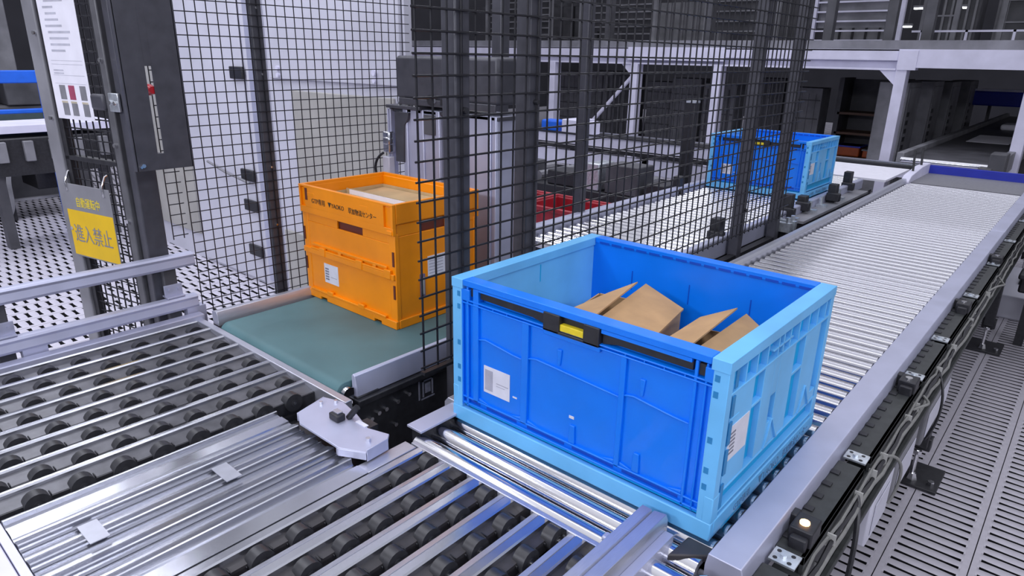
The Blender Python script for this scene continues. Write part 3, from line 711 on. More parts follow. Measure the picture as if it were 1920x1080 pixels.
# ---------------------------------------------------------------- lift behind the orange crate
lf = thing('vertical_lift', 'grey-topped lift machine on aluminium masts behind the orange crate', 'lift', (-.75, .78, FLOOR))
q = MB().box(-1.005, -.497, .69, .86, .665, .815); q.build('head_cover', DARK, lf, bevel=.012, seg=3)
q = MB(); q.box(-.985, -.50, .683, .69, .645, .668); q.box(-1.06, -.87, .68, .86, .628, .640); q.box(-1.06, -.50, .70, .86, .615, .628); q.build('top_plate', DARK, lf, bevel=.002)
q = MB()
for x in (-1.0, -.955, -.915): q.cyl((x, .70, .64), (x, .70, .652), .008, 8)
q.cyl((-.79, .6835, .665), (-.79, .681, .665), .008, 10); q.each('cover_bolt', BOLT, lf)
q = MB()
q.cyl((-.81, .6825, .668), (-.81, .6800, .668), .018, 14); q.box(-.76, -.66, .681, .684, .652, .672); q.each('cover_cutout', BLACK, lf)
def mast(x0, x1, y0, y1, ribs):
    q = MB().box(x0, x1, y0, y1, FLOOR, .63)
    for a, b in ribs: q.box(a, b, y0 - .006, y0 + .001, FLOOR, .63)
    return q.build('mast', ALU, lf, bevel=.003)
ALU_, ALU = ALU, ALUW
mast(-.98, -.78, .70, .86, ((-.98, -.955), (-.935, -.90), (-.88, -.865), (-.800, -.78)))
mast(-.655, -.505, .70, .86, ((-.655, -.64), (-.545, -.530), (-.515, -.505)))
ALU = ALU_
B(-.86, -.80, .691, .695, .545, .615).build('sensor_window', GREYD, lf, bevel=.004)
q = MB().prism([(-1.02, .43), (-1.02, .615), (-.94, .615), (-.945, .59), (-.965, .57), (-.972, .43)], 'y', .688, .70); q.build('gusset_plate', DARK, lf, bevel=.002)
q = MB(); q.box(-1.065, -1.045, .69, .72, .33, .625); q.box(-1.06, -1.055, .685, .69, .33, .625); q.build('cable_channel', ALUW, lf, bevel=.002)
q = MB(); q.box(-1.075, -1.035, .67, .70, .46, .54); q.box(-1.07, -1.03, .665, .69, .49, .52); q.build('pneumatic_valve', ALUP, lf, bevel=.006)
q = MB().box(-1.08, -1.04, .67, .70, .37, .445); q.build('switch_box', WHITEP, lf, bevel=.004)
MB().tube(bez([(-1.06, .66, .46), (-1.15, .66, .42), (-1.12, .66, .33), (-1.03, .68, .32)]), .005, 8).build('cable', BLACK, lf)
MB().tube(bez([(-1.045, .66, .38), (-1.03, .66, .36), (-1.04, .66, .33), (-1.03, .66, .28)]), .005, 8).build('cable', BLACK, lf)
q = MB(); z = .1
while z < .6: q.box(-.765, -.745, .72, .76, z, z + .022); z += .04
q.build('drive_chain', ALUP, lf); B(-.745, -.70, .74, .80, FLOOR, .63).build('chain_guard', BLACK, lf)
B(-.70, -.69, .74, .80, FLOOR, .63).build('chain_cover', GREYS, lf)

# ---------------------------------------------------------------- mesh fences
def wires_x(X, ya, yb, z0, z1, p, r, over=0.0):      # mesh in a plane X = const
    q = MB(); y = ya
    while y <= yb + 1e-6: q.cyl((X, y, z0), (X, y, z1), r, 5); y += p
    z = z0 + .012
    while z <= z1: q.cyl((X + r * 1.6, ya - over, z), (X + r * 1.6, yb + over, z), r, 5); z += p
    return q
fr = thing('safety_fence', 'black wide-mesh safety fence on charcoal posts between green belt and silver roller conveyor', 'fence', (-.2, 1.3, FLOOR))
wires_x(-.197, .085, 2.66, .03, 1.30, .0488, .0030, .014).build('mesh_panel', WIRE, fr)
for y in (.215, .495, 2.085, 2.565):
    q = MB().box(-.252, -.202, y, y + .05, FLOOR, 1.32); q.build('post', DARK, fr, bevel=.004)
q = MB(); q.box(-.206, -.190, .08, .30, .018, .026); q.each('bottom_clip', BLACK, fr)
B(-.24, -.205, .56, 2.6, -.36, -.07).build('kick_plate', BLACK, fr)
q = MB(); q.cyl((-.204, .262 - .022, .69), (-.188, .262 - .022, .69), .008, 8); q.cyl((-.204, .52, .70), (-.188, .52, .70), .007, 8); q.cyl((-.204, 2.11, .15), (-.19, 2.11, .15), .007, 8); q.each('post_bolt', BLACK, fr)
q = MB()
for y in (2.63, 2.7): q.box(-.25, -.15, y, y + .03, -.05, .0); q.cyl((-.17, y + .015, 0), (-.17, y + .015, .03), .012, 6)
q.each('foot_bracket', ZINC, fr)

fl_ = thing('safety_fence', 'black fine-mesh safety fence behind the green belt with the slotted dark panel', 'fence', (-1.0, .2, FLOOR))
wires_x(-1.09, -.085, .83, .0, 1.32, .0327, .0017).build('mesh_panel', WIRE, fl_)
wires_x(-1.09, -.145, -.10, .262, 1.32, .0327, .0017).build('mesh_panel', WIRE, fl_)
for y in (.188,):
    MB().box(-1.118, -1.094, y, y + .04, FLOOR, 1.34).build('post', DARK, fl_, bevel=.004)
MB().box(-1.175, -1.13, -.212, -.15, FLOOR, 1.34).build('post', DARK, fl_, bevel=.004)
q = MB()     # dark plate with a long slot
q.box(-.972, -.966, -.262, -.202, .50, 1.3); q.box(-.972, -.966, -.184, -.108, .50, 1.3); q.box(-.972, -.966, -.203, -.183, .50, .545); q.box(-.972, -.966, -.203, -.183, .778, 1.3)
q.box(-.985, -.966, -.264, -.258, .50, 1.3); q.box(-.985, -.966, -.112, -.106, .50, 1.3)
q.box(-1.13, -.966, -.262, -.256, 1.1, 1.3); q.box(-1.13, -.972, -.20, -.16, .515, .535)
sl = q.build('slotted_plate', DARK, fl_, bevel=.001)
q = MB().cyl((-1.0, -.186, .715), (-.975, -.186, .715), .016, 12, r2=.010); q.build('red_switch', REDB, sl)
q = MB(); q.cyl((-.966, -.245, .515), (-.962, -.245, .515), .006, 6); q.cyl((-.966, -.252, .512), (-.96, -.252, .512), .004, 6); q.build('screw', BOLT, sl)
q = MB()
for z in (.25, .45, .75, .95): q.cyl((-1.094, .208, z), (-1.089, .208, z), .004, 6)
q.each('post_bolt', BOLT, fl_)

# gate: a narrow mesh door standing slightly open at the corner
gt = thing('mesh_gate', 'grey-framed black mesh gate door carrying the yellow sign and the paper notice', 'gate', (-1.1015, -.1925, FLOOR - .071), R(192)); gt.scale = (1.05, 1.05, 1.05)
H = -FLOOR
def gz(z): return z + H
MB().box(.388, .448, -.03, .012, .07, gz(1.3)).build('gate_post', GREYS, gt, local=True, bevel=.004)
MB().box(.082, .112, -.03, .012, .07, gz(1.3)).build('gate_post', mat('mid_grey_post', (.11, .11, .12), .42, .1, .06, 30), gt, local=True, bevel=.004)
q = MB(); q.box(.114, .13, -.02, .004, .11, gz(1.28)); q.box(.365, .388, -.02, .004, .11, gz(1.28)); q.box(.114, .388, -.02, .004, gz(1.26), gz(1.28)); q.box(.114, .388, -.02, .004, .11, .14); q.box(.114, .388, -.02, .004, gz(.50) - .004, gz(.50) + .01)
q.build('door_frame', BLACK, gt, local=True, bevel=.002)
q = MB(); u = .125
while u < .37: q.cyl((u, -.006, .12), (u, -.006, gz(1.27)), .0024, 5); u += .033
z = .14
while z < gz(1.27): q.cyl((.11, -.003, z), (.385, -.003, z), .0024, 5); z += .031
q.build('mesh_panel', WIRE, gt, local=True)
q = MB()
for z in (.28, .62, .86): q.cyl((.40, .012, gz(z)), (.40, .02, gz(z)), .006, 8)
for z in (.2, .34, .56, .79): q.cyl((.097, .012, gz(z)), (.097, .02, gz(z)), .006, 8)
q.each('post_bolt', BOLT, gt, local=True)
q = MB().box(.11, .175, .004, .02, gz(.655), gz(.70)); q.build('lock_plate', DARK, gt, local=True, bevel=.008)
q = MB().box(.04, .085, .012, .02, gz(.655), gz(.705)); o = q.build('hinge_plate', ZINC, gt, local=True, bevel=.002)
q = MB(); q.cyl((.072, .02, gz(.68)), (.072, .026, gz(.68)), .006, 8); q.cyl((.052, .02, gz(.678)), (.052, .026, gz(.678)), .006, 8); q.build('hinge_bolt', BOLT, o, local=True)
# the two notices hang on the gate
def hang(name, label, cat):
    t = thing(name, label, cat, (-1.1015, -.1925, FLOOR - .071), R(192)); t.scale = (1.05, 1.05, 1.05); return t
s1 = hang('warning_sign', 'yellow and grey keep-out warning sign hanging on the mesh gate', 'sign')
q = MB().box(.168, .410, .014, .017, gz(.19), gz(.425)); q.build('sign_board', SIGNG, s1, local=True, bevel=.002)
B(.170, .408, .017, .0176, gz(.195), gz(.342)).build('yellow_field', YELLOW, s1, local=True)
text('sign_text', '自動運転中', .034, YELLT, s1, (.289, .0174, gz(.357)), (-1, 0, 0), (0, 0, 1), 'CENTER', sx=.75)
text('sign_text', '進入禁止', .062, SIGNG, s1, (.290, .0182, gz(.245)), (-1, 0, 0), (0, 0, 1), 'CENTER', sx=.8)
q = MB()
for u in (.195, .385): q.cyl((u, -.002, gz(.405)), (u, .02, gz(.405)), .005, 8); q.tube([(u, .018, gz(.405)), (u, .02, gz(.43)), (u, .006, gz(.46)), (u, -.006, gz(.465))], .003, 6)
q.build('hanging_hook', BOLT, s1, local=True)
s2n = hang('paper_notice', 'white printed paper notice with small photos fixed to the mesh gate', 'notice')
B(.178, .362, .012, .0128, gz(.622), gz(1.12)).build('paper_sheet', PAPER, s2n, local=True)
q = MB(); rn = random.Random(11)
z = 1.09
while z > .80:
    a = .34 - rn.uniform(0, .02); q.box(a - rn.uniform(.05, .12), a, .0128, .0131, gz(z), gz(z) + .006); z -= .0165
for z in (.785, .775, .745, .722): q.box(.19, .345, .0128, .0131, gz(z), gz(z) + .0012)
for z in (.757, .749): q.box(.29, .34, .0128, .0131, gz(z), gz(z) + .004)
q.build('printed_lines', mat('pale_print', (.46, .46, .53), .7), s2n, local=True)
q = MB()
for i, u in enumerate((.298, .252, .196)):
    q.box(u, u + .030, .0128, .0132, gz(.678), gz(.718), m=1 if i == 1 else 0); q.box(u - .002, u + .028, .0128, .0132, gz(.633), gz(.668), m=0)
    q.box(u, u + .03, .0128, .0131, gz(.668), gz(.6735), m=2)
q.each('printed_photo', [mat('photo_grey', (.2, .2, .22), .6), mat('photo_red', (.35, .06, .12), .6), mat('photo_beige', (.5, .44, .33), .6)], s2n, local=True)

# lone post beside the far roller conveyor
o = MB().box(-1.07, -1.02, 1.92, 1.975, FLOOR, 1.25).build('machine_post', DARK, None, bevel=.004); tag(o, 'slim charcoal post behind the left rail of the far roller conveyor', 'post')
o = MB().box(-1.52, -1.44, 3.98, 4.05, FLOOR, .50).build('machine_post', BLACK, None, bevel=.006); tag(o, 'short black post with pale cap left of the distant blue crate', 'post')
B(-1.525, -1.435, 3.975, 4.055, .50, .515).build('post_cap', ZINC, o)
o = MB().box(-.86, -.81, 1.05, 1.10, FLOOR, 1.25).build('machine_post', DARK, None, bevel=.004); tag(o, 'thin dark post standing between the lift mast and the red trays', 'post')

# ---------------------------------------------------------------- white enclosure behind the left fence
en = thing('machine_enclosure', 'white and beige panel enclosure behind the fine mesh fence', 'enclosure', (-2.7, 1.15, FLOOR))
B(-4.6, -1.42, 1.09, 1.13, FLOOR, 2.2).build('enclosure_body', WHITEP, en)
for i, (a, b, z0, z1, mm) in enumerate(((-3.66, -2.86, FLOOR + .02, 2.1, WHITEP), (-2.82, -2.60, FLOOR + .02, 2.1, WHITEP), (-2.36, -1.50, -.14, .625, BEIGEP), (-4.4, -3.70, -.42, 2.1, BEIGEP), (-2.56, -1.44, .68, 2.1, WHITEP), (-2.56, -1.44, FLOOR + .02, -.18, BEIGEP))):
    B(a, b, 1.075, 1.09, z0, z1).build('panel', mm, en, bevel=.004)
for z in (.70, .10, -.09, -.38): B(-2.98, -2.83, 1.055, 1.075, z - .035, z + .035).build('door_latch', BLACK, en, bevel=.005)
q = MB()
for x in (-2.46, -1.62): q.cyl((x, 1.075, .735), (x, 1.06, .735), .014, 12); q.cyl((x, 1.06, .70), (x, 1.075, .70), .012, 10)
q.each('fixing_knob', WHITES, en)
B(-2.78, -2.70, 1.07, 1.076, FLOOR + .05, 2.05).build('edge_strip', ALUW, en)
MB().tube([(-3.35, 1.03, .14), (-3.1, 1.02, .10), (-2.85, 1.04, .06)], .008, 6).build('cable', GREYP, en)

# ---------------------------------------------------------------- far left roller conveyor behind the fence
fc = thing('roller_conveyor', 'bright roller conveyor behind the wide-mesh fence carrying the distant blue crate', 'conveyor', (-.64, 3.0, FLOOR))
MB().prism([(-1.04, -.10), (-1.04, .03), (-1.03, .036), (-.995, .036), (-.985, .028), (-.985, -.10)], 'y', 1.36, 4.55).build('side_rail', ALUW, fc, bevel=.002)
MB().prism([(-.302, -.08), (-.302, .008), (-.298, .014), (-.268, .014), (-.264, .008), (-.264, -.08)], 'y', 1.40, 4.4).build('side_rail', ALUW, fc, bevel=.002)
rb = MB().cyl((-.97, 0, 0), (-.31, 0, 0), .026, 14, m=0, cm=1)
r2 = None; y = 1.47
while y < 4.55:
    l_ = Vector((0, y, -.026)) - Vector(fc.location)
    if r2 is None: r2 = rb.build('roller', [CHROME, GREYP], None); r2.parent = fc; r2.location = l_
    else: inst(r2, fc, l_)
    y += .062
B(-.985, -.302, 1.38, 4.5, -.2, -.19).build('bottom_tray', GREYD, fc)
B(-.30, -.265, 1.40, 4.5, -.24, -.085).build('side_channel', BLACK, fc)
for (x, y, dz) in ((-1.03, 3.03, .10), (-.335, 2.13, .085), (-.285, 2.95, .10), (-.28, 3.18, .06), (-.29, 4.1, .10), (-.24, 3.62, .08)):
    q = MB().box(x - .025, x + .025, y - .03, y + .03, -.06, dz); q.box(x - .02, x + .06, y - .07, y - .03, -.02, .03)
    q.build('sensor_block', BLACK, fc, bevel=.004)
q = MB()
for y in (2.72, 2.9, 3.2, 3.4, 3.75): q.cyl((-.24, y, -.03), (-.24, y, .03), .012, 8); q.box(-.262, -.2, y - .02, y + .02, -.05, -.02)
q.each('bracket_bolt', ZINC, fc)
B(-.262, -.20, 2.72, 4.4, -.16, -.05).build('cable_channel', BLACK, fc)
B(-.262, -.17, 2.9, 4.2, -.05, -.035).build('channel_lid', GREYS, fc)
for x in (-1.0, -.29):
    for y in (1.6, 2.9, 4.3): leg(fc, x, y, -.1)

# cross belt conveyor with two white decks behind it
xc = thing('cross_conveyor', 'two-deck white belt conveyor crossing behind the distant blue crate', 'conveyor', (-2.5, 4.9, FLOOR))
B(-5.5, -.16, 4.60, 5.35, -.02, -.005).build('upper_belt', PAPER, xc)
for nm, z0, z1 in (('deck_side', -.02, .085), ('deck_side', -.215, -.075)):
    B(-5.5, -1.05, 4.60, 4.64, z0, z1).build(nm, WHITES, xc, bevel=.004)
for z in (-.02, -.235, .09): B(-5.5, -1.0, 4.585, 4.62, z - .035 if z < .05 else z, z if z < .05 else z + .012).build('black_rail', BLACK, xc)
B(-5.5, -.1, 5.38, 5.44, -.03, .02).build('back_rail', BLACK, xc, bevel=.004)
B(-3.4, -.1, 5.44, 5.47, .0, .03).build('back_rail', ALUP, xc)
for x in (-5.2, -3.6, -2.2, -.6):
    for y in (4.63, 5.4): B(x - .03, x + .03, y - .03, y + .03, FLOOR, -.02).build('leg', BLACK, xc)
for x0, x1, z1 in ((-3.80, -3.66, .18), (-3.47, -3.25, .205)):
    q = MB().box(x0, x1, 4.62, 4.78, .09, z1); q.build('motor', BLUEF, xc, bevel=.02)
B(-3.88, -3.80, 4.62, 4.78, .09, .185).build('motor_cap', WHITES, xc, bevel=.008)
q = MB().box(-3.2, -2.98, 4.62, 4.9, .09, .225); q.box(-2.92, -2.85, 4.62, 4.8, .09, .215); q.each('white_cover', WHITES, xc, bevel=.008)

# red trays on a white bench and black drive units, left of the far conveyor
bn = thing('bench', 'low white bench carrying the red trays behind the wide mesh', 'bench', (-1.75, 2.9, FLOOR))
B(-2.9, -1.15, 2.5, 3.3, -.38, -.32).build('bench_top', WHITES, bn, bevel=.006)
for x in (-2.8, -1.3):
    for y in (2.55, 3.25): B(x - .03, x + .03, y - .03, y + .03, FLOOR, -.38).build('leg', GREYD, bn)
for i, (x0, x1, y0, lab) in enumerate(((-2.62, -2.08, 2.62, 'red plastic tray lying at the left end of the low white bench'), (-2.02, -1.30, 2.62, 'longer red plastic tray on the right half of the low white bench'))):
    t = thing('tray', lab, 'tray', ((x0 + x1) / 2, y0 + .2, -.32), 0, 'red trays on the bench')
    q = MB(); z0, z1 = -.32, -.17
    q.box(x0, x1, y0, y0 + .42, z0, z0 + .02)
    for a, b, c_, d in ((x0, x0 + .02, y0, y0 + .42), (x1 - .02, x1, y0, y0 + .42), (x0, x1, y0, y0 + .02), (x0, x1, y0 + .40, y0 + .42)): q.box(a, b, c_, d, z0, z1)
    q.build('tray_body', RED, t, bevel=.012)
    q = MB(); q.box(x0 - .015, x1 + .015, y0 - .015, y0 + .012, z1 - .02, z1 + .012); q.box(x0 - .015, x1 + .015, y0 + .41, y0 + .435, z1 - .02, z1 + .012); q.box(x0 - .015, x0 + .012, y0, y0 + .42, z1 - .02, z1 + .012); q.box(x1 - .012, x1 + .015, y0, y0 + .42, z1 - .02, z1 + .012)
    q.build('tray_rim', RED, t, bevel=.008)
dm = thing('drive_unit', 'black drive machine with grey boxes between the red trays and the far conveyor', 'machine', (-1.6, 3.75, FLOOR))
B(-3.4, -1.12, 3.5, 4.2, -.36, -.20).build('machine_bed', BLACK, dm, bevel=.01)
for a, b, z1, mm in ((-2.1, -1.98, .02, ZINC), (-1.92, -1.62, .03, GREYD), (-1.55, -1.38, -.08, BLACK), (-2.5, -2.2, -.08, BLACK), (-3.2, -2.7, -.04, GREYD)): B(a, b, 3.52, 3.75, -.2, z1).build('motor_box', mm, dm, bevel=.01)
q = MB()
for k in range(9): q.cyl((-3.1 + .22 * k, 3.6, -.16), (-3.1 + .22 * k, 4.1, -.16), .04, 10)
q.each('drive_roller', GREYP, dm)
for x in (-3.3, -1.3):
    for y in (3.55, 4.15): B(x - .03, x + .03, y - .03, y + .03, FLOOR, -.36).build('leg', BLACK, dm)

# ---------------------------------------------------------------- mezzanine across the back
mz = thing('mezzanine', 'white steel mezzanine with columns and deck beam across the back of the hall', 'mezzanine', (-2, 7.1, FLOOR))
q = MB()   # H beam left of the joint
q.box(-9.0, -.78, 7.0, 7.2, .93, .95); q.box(-9.0, -.78, 7.0, 7.2, .745, .765); q.box(-9.0, -.78, 7.0, 7.03, .84, .95); q.box(-9.0, -.78, 7.08, 7.11, .76, .93)
q.build('deck_beam', WHITES, mz, bevel=.004)
q = MB(); q.box(-.775, 2.6, 6.98, 7.2, .775, .95); q.box(-.77, -.60, 6.972, 7.1, .752, .94); q.box(.30, .50, 6.972, 7.1, .75, .94); q.box(-3.95, -2.62, 6.975, 6.998, .80, .955)
q.each('deck_plate', WHITES, mz)
for x in (-.725, .375, -2.70, -3.85, -5.2, -7.4): B(x - .05, x + .05, 6.99, 7.14, FLOOR, .76).build('column', WHITES, mz, bevel=.004)
for x in (-.725, -3.85): MB().prism([(x - .05, .755), (x - .05, .60), (x - .22, .755)], 'y', 7.02, 7.05).build('gusset', WHITES, mz)
MB().tube([(-3.9, 7.06, .60), (-4.62, 7.06, -.14)], .026, 8).build('brace', WHITES, mz)
B(-9.0, 3.0, 7.2, 14, .90, .945).build('deck', GREYD, mz)
q = MB(); 
for x in [-8.4 + .75 * i for i in range(15)]: q.box(x - .03, x + .03, 7.2, 14, .80, .90)
q.each('deck_joist', GREYD, mz)
B(-9.0, 3.0, 7.2, 7.22, .95, 1.04).build('kick_board', GREYS, mz)
q = MB()
for z in (1.14,): q.box(-.9, 2.9, 7.9, 7.93, z, z + .02)
for x in [-.8 + .42 * i for i in range(9)]: q.box(x - .012, x + .012, 7.9, 7.93, .945, 1.16)
q.build('handrail', WHITES, mz)
B(-.9, 2.9, 8.3, 8.32, .945, 1.06).build('kick_board', GREYS, mz)
# equipment frames on the upper deck
def frame(x0, x1, y, z1, lab, rungs, group, mat_=WHITES, panel=None):
    t = thing('storage_rack', lab, 'rack', ((x0 + x1) / 2, y, .945), 0, group)
    for x in (x0, x1): B(x - .025, x + .025, y - .03, y + .03, .945, z1).build('upright', mat_, t)
    q = MB(); z = 1.05
    for k in range(rungs): q.box(x0 - .02, x1 + .02, y - .015, y + .015, z, z + .018); z += (z1 - 1.1) / max(1, rungs)
    q.each('rung', mat_, t)
    if panel: B(x0 + .03, x1 - .03, y + .05, y + .08, 1.2, z1 - .1).build('back_panel', panel, t)
    return t
frame(-2.0, -1.05, 8.0, 1.95, 'white ladder-like rack frame on the mezzanine above the distant blue crate', 8, 'frames on the mezzanine', WHITES, GREYS)
frame(-.95, -.62, 8.6, 1.95, 'narrow pale rack frame on the mezzanine above the right beam joint', 3, 'frames on the mezzanine', GREYS)
frame(-.30, .15, 9.6, 2.1, 'grey rack frame on the mezzanine behind the white handrail', 4, 'frames on the mezzanine', GREYS, GREYD)
frame(.5, 1.4, 10.2, 2.1, 'dark rack frame on the mezzanine at the right picture edge', 5, 'frames on the mezzanine', GREYD, GREYD)
frame(-3.6, -2.6, 8.4, 2.0, 'grey rack frame on the mezzanine behind the top of the wide mesh', 7, 'frames on the mezzanine', GREYS, GREYD)
frame(-5.6, -4.3, 8.2, 2.0, 'grey rack frame on the mezzanine just right of the lift head', 9, 'frames on the mezzanine', GREYS, GREYD)
frame(-7.6, -6.2, 8.2, 2.0, 'grey rack frame on the mezzanine directly above the lift head', 9, 'frames on the mezzanine', GREYS, GREYD)
for x, y, lab in ((-1.68, 7.6, 'dark post on the mezzanine left of the white ladder-like frame'), (-1.02, 7.5, 'dark post on the mezzanine right of the white ladder-like frame'), (-.66, 7.5, 'leaning-looking dark post on the mezzanine above the right beam joint'), (-4.6, 7.5, 'dark post on the mezzanine behind the second fence post'), (-3.1, 7.5, 'dark post on the mezzanine over the middle white columns'), (-2.35, 7.5, 'dark post on the mezzanine near the fence end')):
    o = B(x - .05, x + .05, y - .05, y + .05, .945, 2.4).build('upper_post', GREYD, None, bevel=.004); tag(o, lab, 'post')
for i, (x, y, wd, z1, lab) in enumerate(((-8.2, 10.6, 1.5, 2.3, 'wide dark cabinet on the mezzanine far behind the lift head'), (-6.3, 11.6, 1.4, 2.2, 'wide grey cabinet on the mezzanine behind the largest bright lamp'), (-4.5, 11.8, 1.2, 2.3, 'dark cabinet on the mezzanine behind the middle fence posts'), (-3.0, 11.5, 1.0, 2.0, 'grey-brown cabinet on the mezzanine left of the ladder-like frame'),
        (-1.35, 11.6, .5, 2.4, 'narrow dark cabinet on the mezzanine behind the ladder-like frame'), (-.7, 12.0, 1.0, 2.1, 'dark cabinet on the mezzanine beyond the white handrail'), (.5, 12.2, 1.2, 2.3, 'last dark cabinet on the mezzanine at the end of the handrail'))):
    t = thing('storage_cabinet', lab, 'cabinet', (x + wd / 2, y, .945), 0, 'cabinets on the mezzanine')
    B(x, x + wd, y, y + .5, .945, z1).build('cabinet_body', GREYD if i % 2 == 0 else GREYS, t, bevel=.01)
    q = MB()
    for j in range(5): q.box(x + wd * (.05 + .2 * j), x + wd * (.05 + .2 * j) + .03, y - .03, y - .002, .97, z1 - .05)
    q.each('cabinet_rib', GREYS if i % 3 else BLACK, t)
q = MB()
for z, y in ((1.62, 8.8), (1.9, 9.4), (2.05, 8.0)): q.box(-9, 3, y, y + .05, z, z + .05)
q.each('cross_beam', GREYD, mz)
# small bright lamps far back above the mezzanine
def unl(x, y, z, wd, lab):
    t = thing('hall_lamp', lab, 'lamp', (x, y, z), 0, 'far lamps above the mezzanine')
    B(-wd / 2, wd / 2, -.04, .04, .0, .03).build('lamp_housing', GREYS, t, local=True)
    B(-wd / 2 + .01, wd / 2 - .01, -.035, .035, -.02, .0).build('lamp_tube', LEDM, t, local=True)
    B(-.006, .006, -.006, .006, .03, 4.2 - z).build('lamp_rod', GREYD, t, local=True)
for (x, z, wd, lab) in ((-1.535, 1.59, .14, 'bright far lamp seen through the white ladder-like frame'), (-1.53, 1.32, .12, 'far lamp just above the right beam joint'), (-6.25, 1.82, .26, 'largest bright far lamp behind the wide mesh at the top'),
        (-6.8, 1.75, .16, 'dim far lamp left of the largest bright lamp'), (-4.74, 1.61, .12, 'small far lamp in the middle of the mesh top'), (-4.15, 1.80, .2, 'bright far lamp at the top edge near the fence end'), (-3.74, 1.48, .10, 'single far lamp low between the last two fence posts'), (-.96, 1.585, .06, 'tiny far lamp at the upper right')):
    unl(x, 10.5 if wd == .12 and x > -2 else 11.0, z, wd, lab)

# far belt conveyor and cabinets under the mezzanine
fb = thing('belt_conveyor', 'long dark belt conveyor running away under the mezzanine', 'conveyor', (-.05, 9, FLOOR))
B(-.36, .32, 6.05, 13.5, -.06, -.005).build('belt', GREYD, fb, bevel=.01)
q = MB().cyl((-.37, 6.0, -.01), (.30, 6.0, -.01), .026, 16); q.build('front_roller', CHROME, fb)
B(-.37, .30, 5.92, 5.97, -.16, -.05).build('front_plate', WHITES, fb)
B(-.42, -.36, 6.05, 13.5, -.12, .045).build('side_rail', GREYS, fb, bevel=.005); B(.32, .38, 6.05, 13.5, -.12, .045).build('side_rail', GREYS, fb, bevel=.005)
q = MB().box(.30, .42, 5.9, 6.1, -.14, .12); q.box(.24, .34, 5.86, 5.98, -.1, .0); q.build('end_drive', GREYD, fb, bevel=.01)
for y in (6.4, 8.5, 10.5, 12.5):
    for x in (-.4, .36): B(x - .03, x + .03, y - .03, y + .03, FLOOR, -.1).build('leg', GREYD, fb)
q = MB(); q.box(-.2, .2, 8.2, 9.2, -.005, -.003); q.build('belt_patch', PAPER, fb)
o = B(-.72, -.02, 11.0, 12.2, .26, .46).build('overhead_guard', ROYAL, None, bevel=.02); tag(o, 'dark blue guard box over the far end of the long dark belt', 'guard')
B(-.70, -.04, 10.98, 11.0, .46, .49).build('guard_edge', WHITES, o)
for x in (-.69, -.46): B(x - .02, x + .02, 11.6, 11.66, FLOOR, .28).build('guard_leg', GREYD, o)
o = MB().box(-.12, .12, 10.2, 10.6, -.005, .07).build('white_parcel', PAPER, None, bevel=.025); tag(o, 'small white parcel lying far along the dark belt', 'parcel')
cabs = [(-1.05, 7.6, .30, .62, 'grey tall cabinet just right of the white mezzanine column'), (-.98, 8.6, .28, .62, 'second grey cabinet along the dark belt'), (-.92, 9.6, .25, .6, 'third grey cabinet along the dark belt'), (-.86, 10.6, .25, .6, 'fourth grey cabinet along the dark belt')]
for x, y, wd, z1, lab in cabs:
    t = thing('control_cabinet', lab, 'cabinet', (x + wd / 2, y + .3, FLOOR), 0, 'cabinets along the dark belt')
    B(x, x + wd, y, y + .6, FLOOR, z1).build('cabinet_body', GREYS, t, bevel=.01)
    B(x + wd, x + wd + .008, y + .05, y + .55, FLOOR + .1, z1 - .06).build('cabinet_door', GREYS, t, bevel=.003)
    q = MB()
    for k in range(6): q.box(x + wd + .008, x + wd + .012, y + .1, y + .2, -.2 + .09 * k, -.15 + .09 * k)
    q.build('vent_slots', BLACK, t)
rn = random.Random(5)
xs = -6.6; k = 0
names = ['grey sheet-steel cabinet', 'grey slatted cabinet', 'dark cabinet', 'grey ribbed cabinet']
places = ['behind the lift head at left', 'left of the white diagonal brace', 'just behind the white diagonal brace', 'right of the white diagonal brace', 'between the two middle white columns', 'behind the left edge of the distant blue crate', 'behind the middle of the distant blue crate', 'right of the distant blue crate', 'left of the orange boxes at the back']
for k in range(8):
    wd = rn.uniform(.42, .56); x0 = -6.6 + .58 * k; y = 8.9 + rn.uniform(-.15, .25); z1 = rn.uniform(.45, .62)
    t = thing('storage_cabinet', names[k % 4] + ' ' + places[k], 'cabinet', (x0 + wd / 2, y, FLOOR), 0, 'storage cabinets under the mezzanine')
    B(x0, x0 + wd, y, y + .35, FLOOR, z1).build('panel_body', GREYS if k % 4 != 2 else GREYD, t, bevel=.008)
    q = MB()
    for j in range(4): q.box(x0 + wd * (.12 + .22 * j), x0 + wd * (.12 + .22 * j) + .02, y - .012, y, FLOOR + .1, z1 - .08)
    q.build('rib', GREYS if k % 4 != 1 else GREYD, t)
    q = MB(); 
    for j in range(3): q.box(x0 + .02, x0 + wd - .02, y - .016, y - .004, -.2 + .25 * j, -.185 + .25 * j)
    q.build('cross_bar', GREYD, t)
rk = thing('storage_rack', 'dark storage rack with brown boards left of the white mezzanine column', 'rack', (-1.45, 9.2, FLOOR))
for x in (-1.85, -1.12): B(x - .03, x + .03, 9.0, 9.5, FLOOR, .62).build('upright', GREYD, rk)
for z in (-.40, -.08, .18): B(-1.85, -1.12, 9.0, 9.5, z - .03, z).build('shelf', mat('brown_shelf', (.11, .055, .035), .6, 0, .1, 6), rk)
B(-1.85, -1.12, 9.45, 9.5, FLOOR, .6).build('back_panel', GREYD, rk)
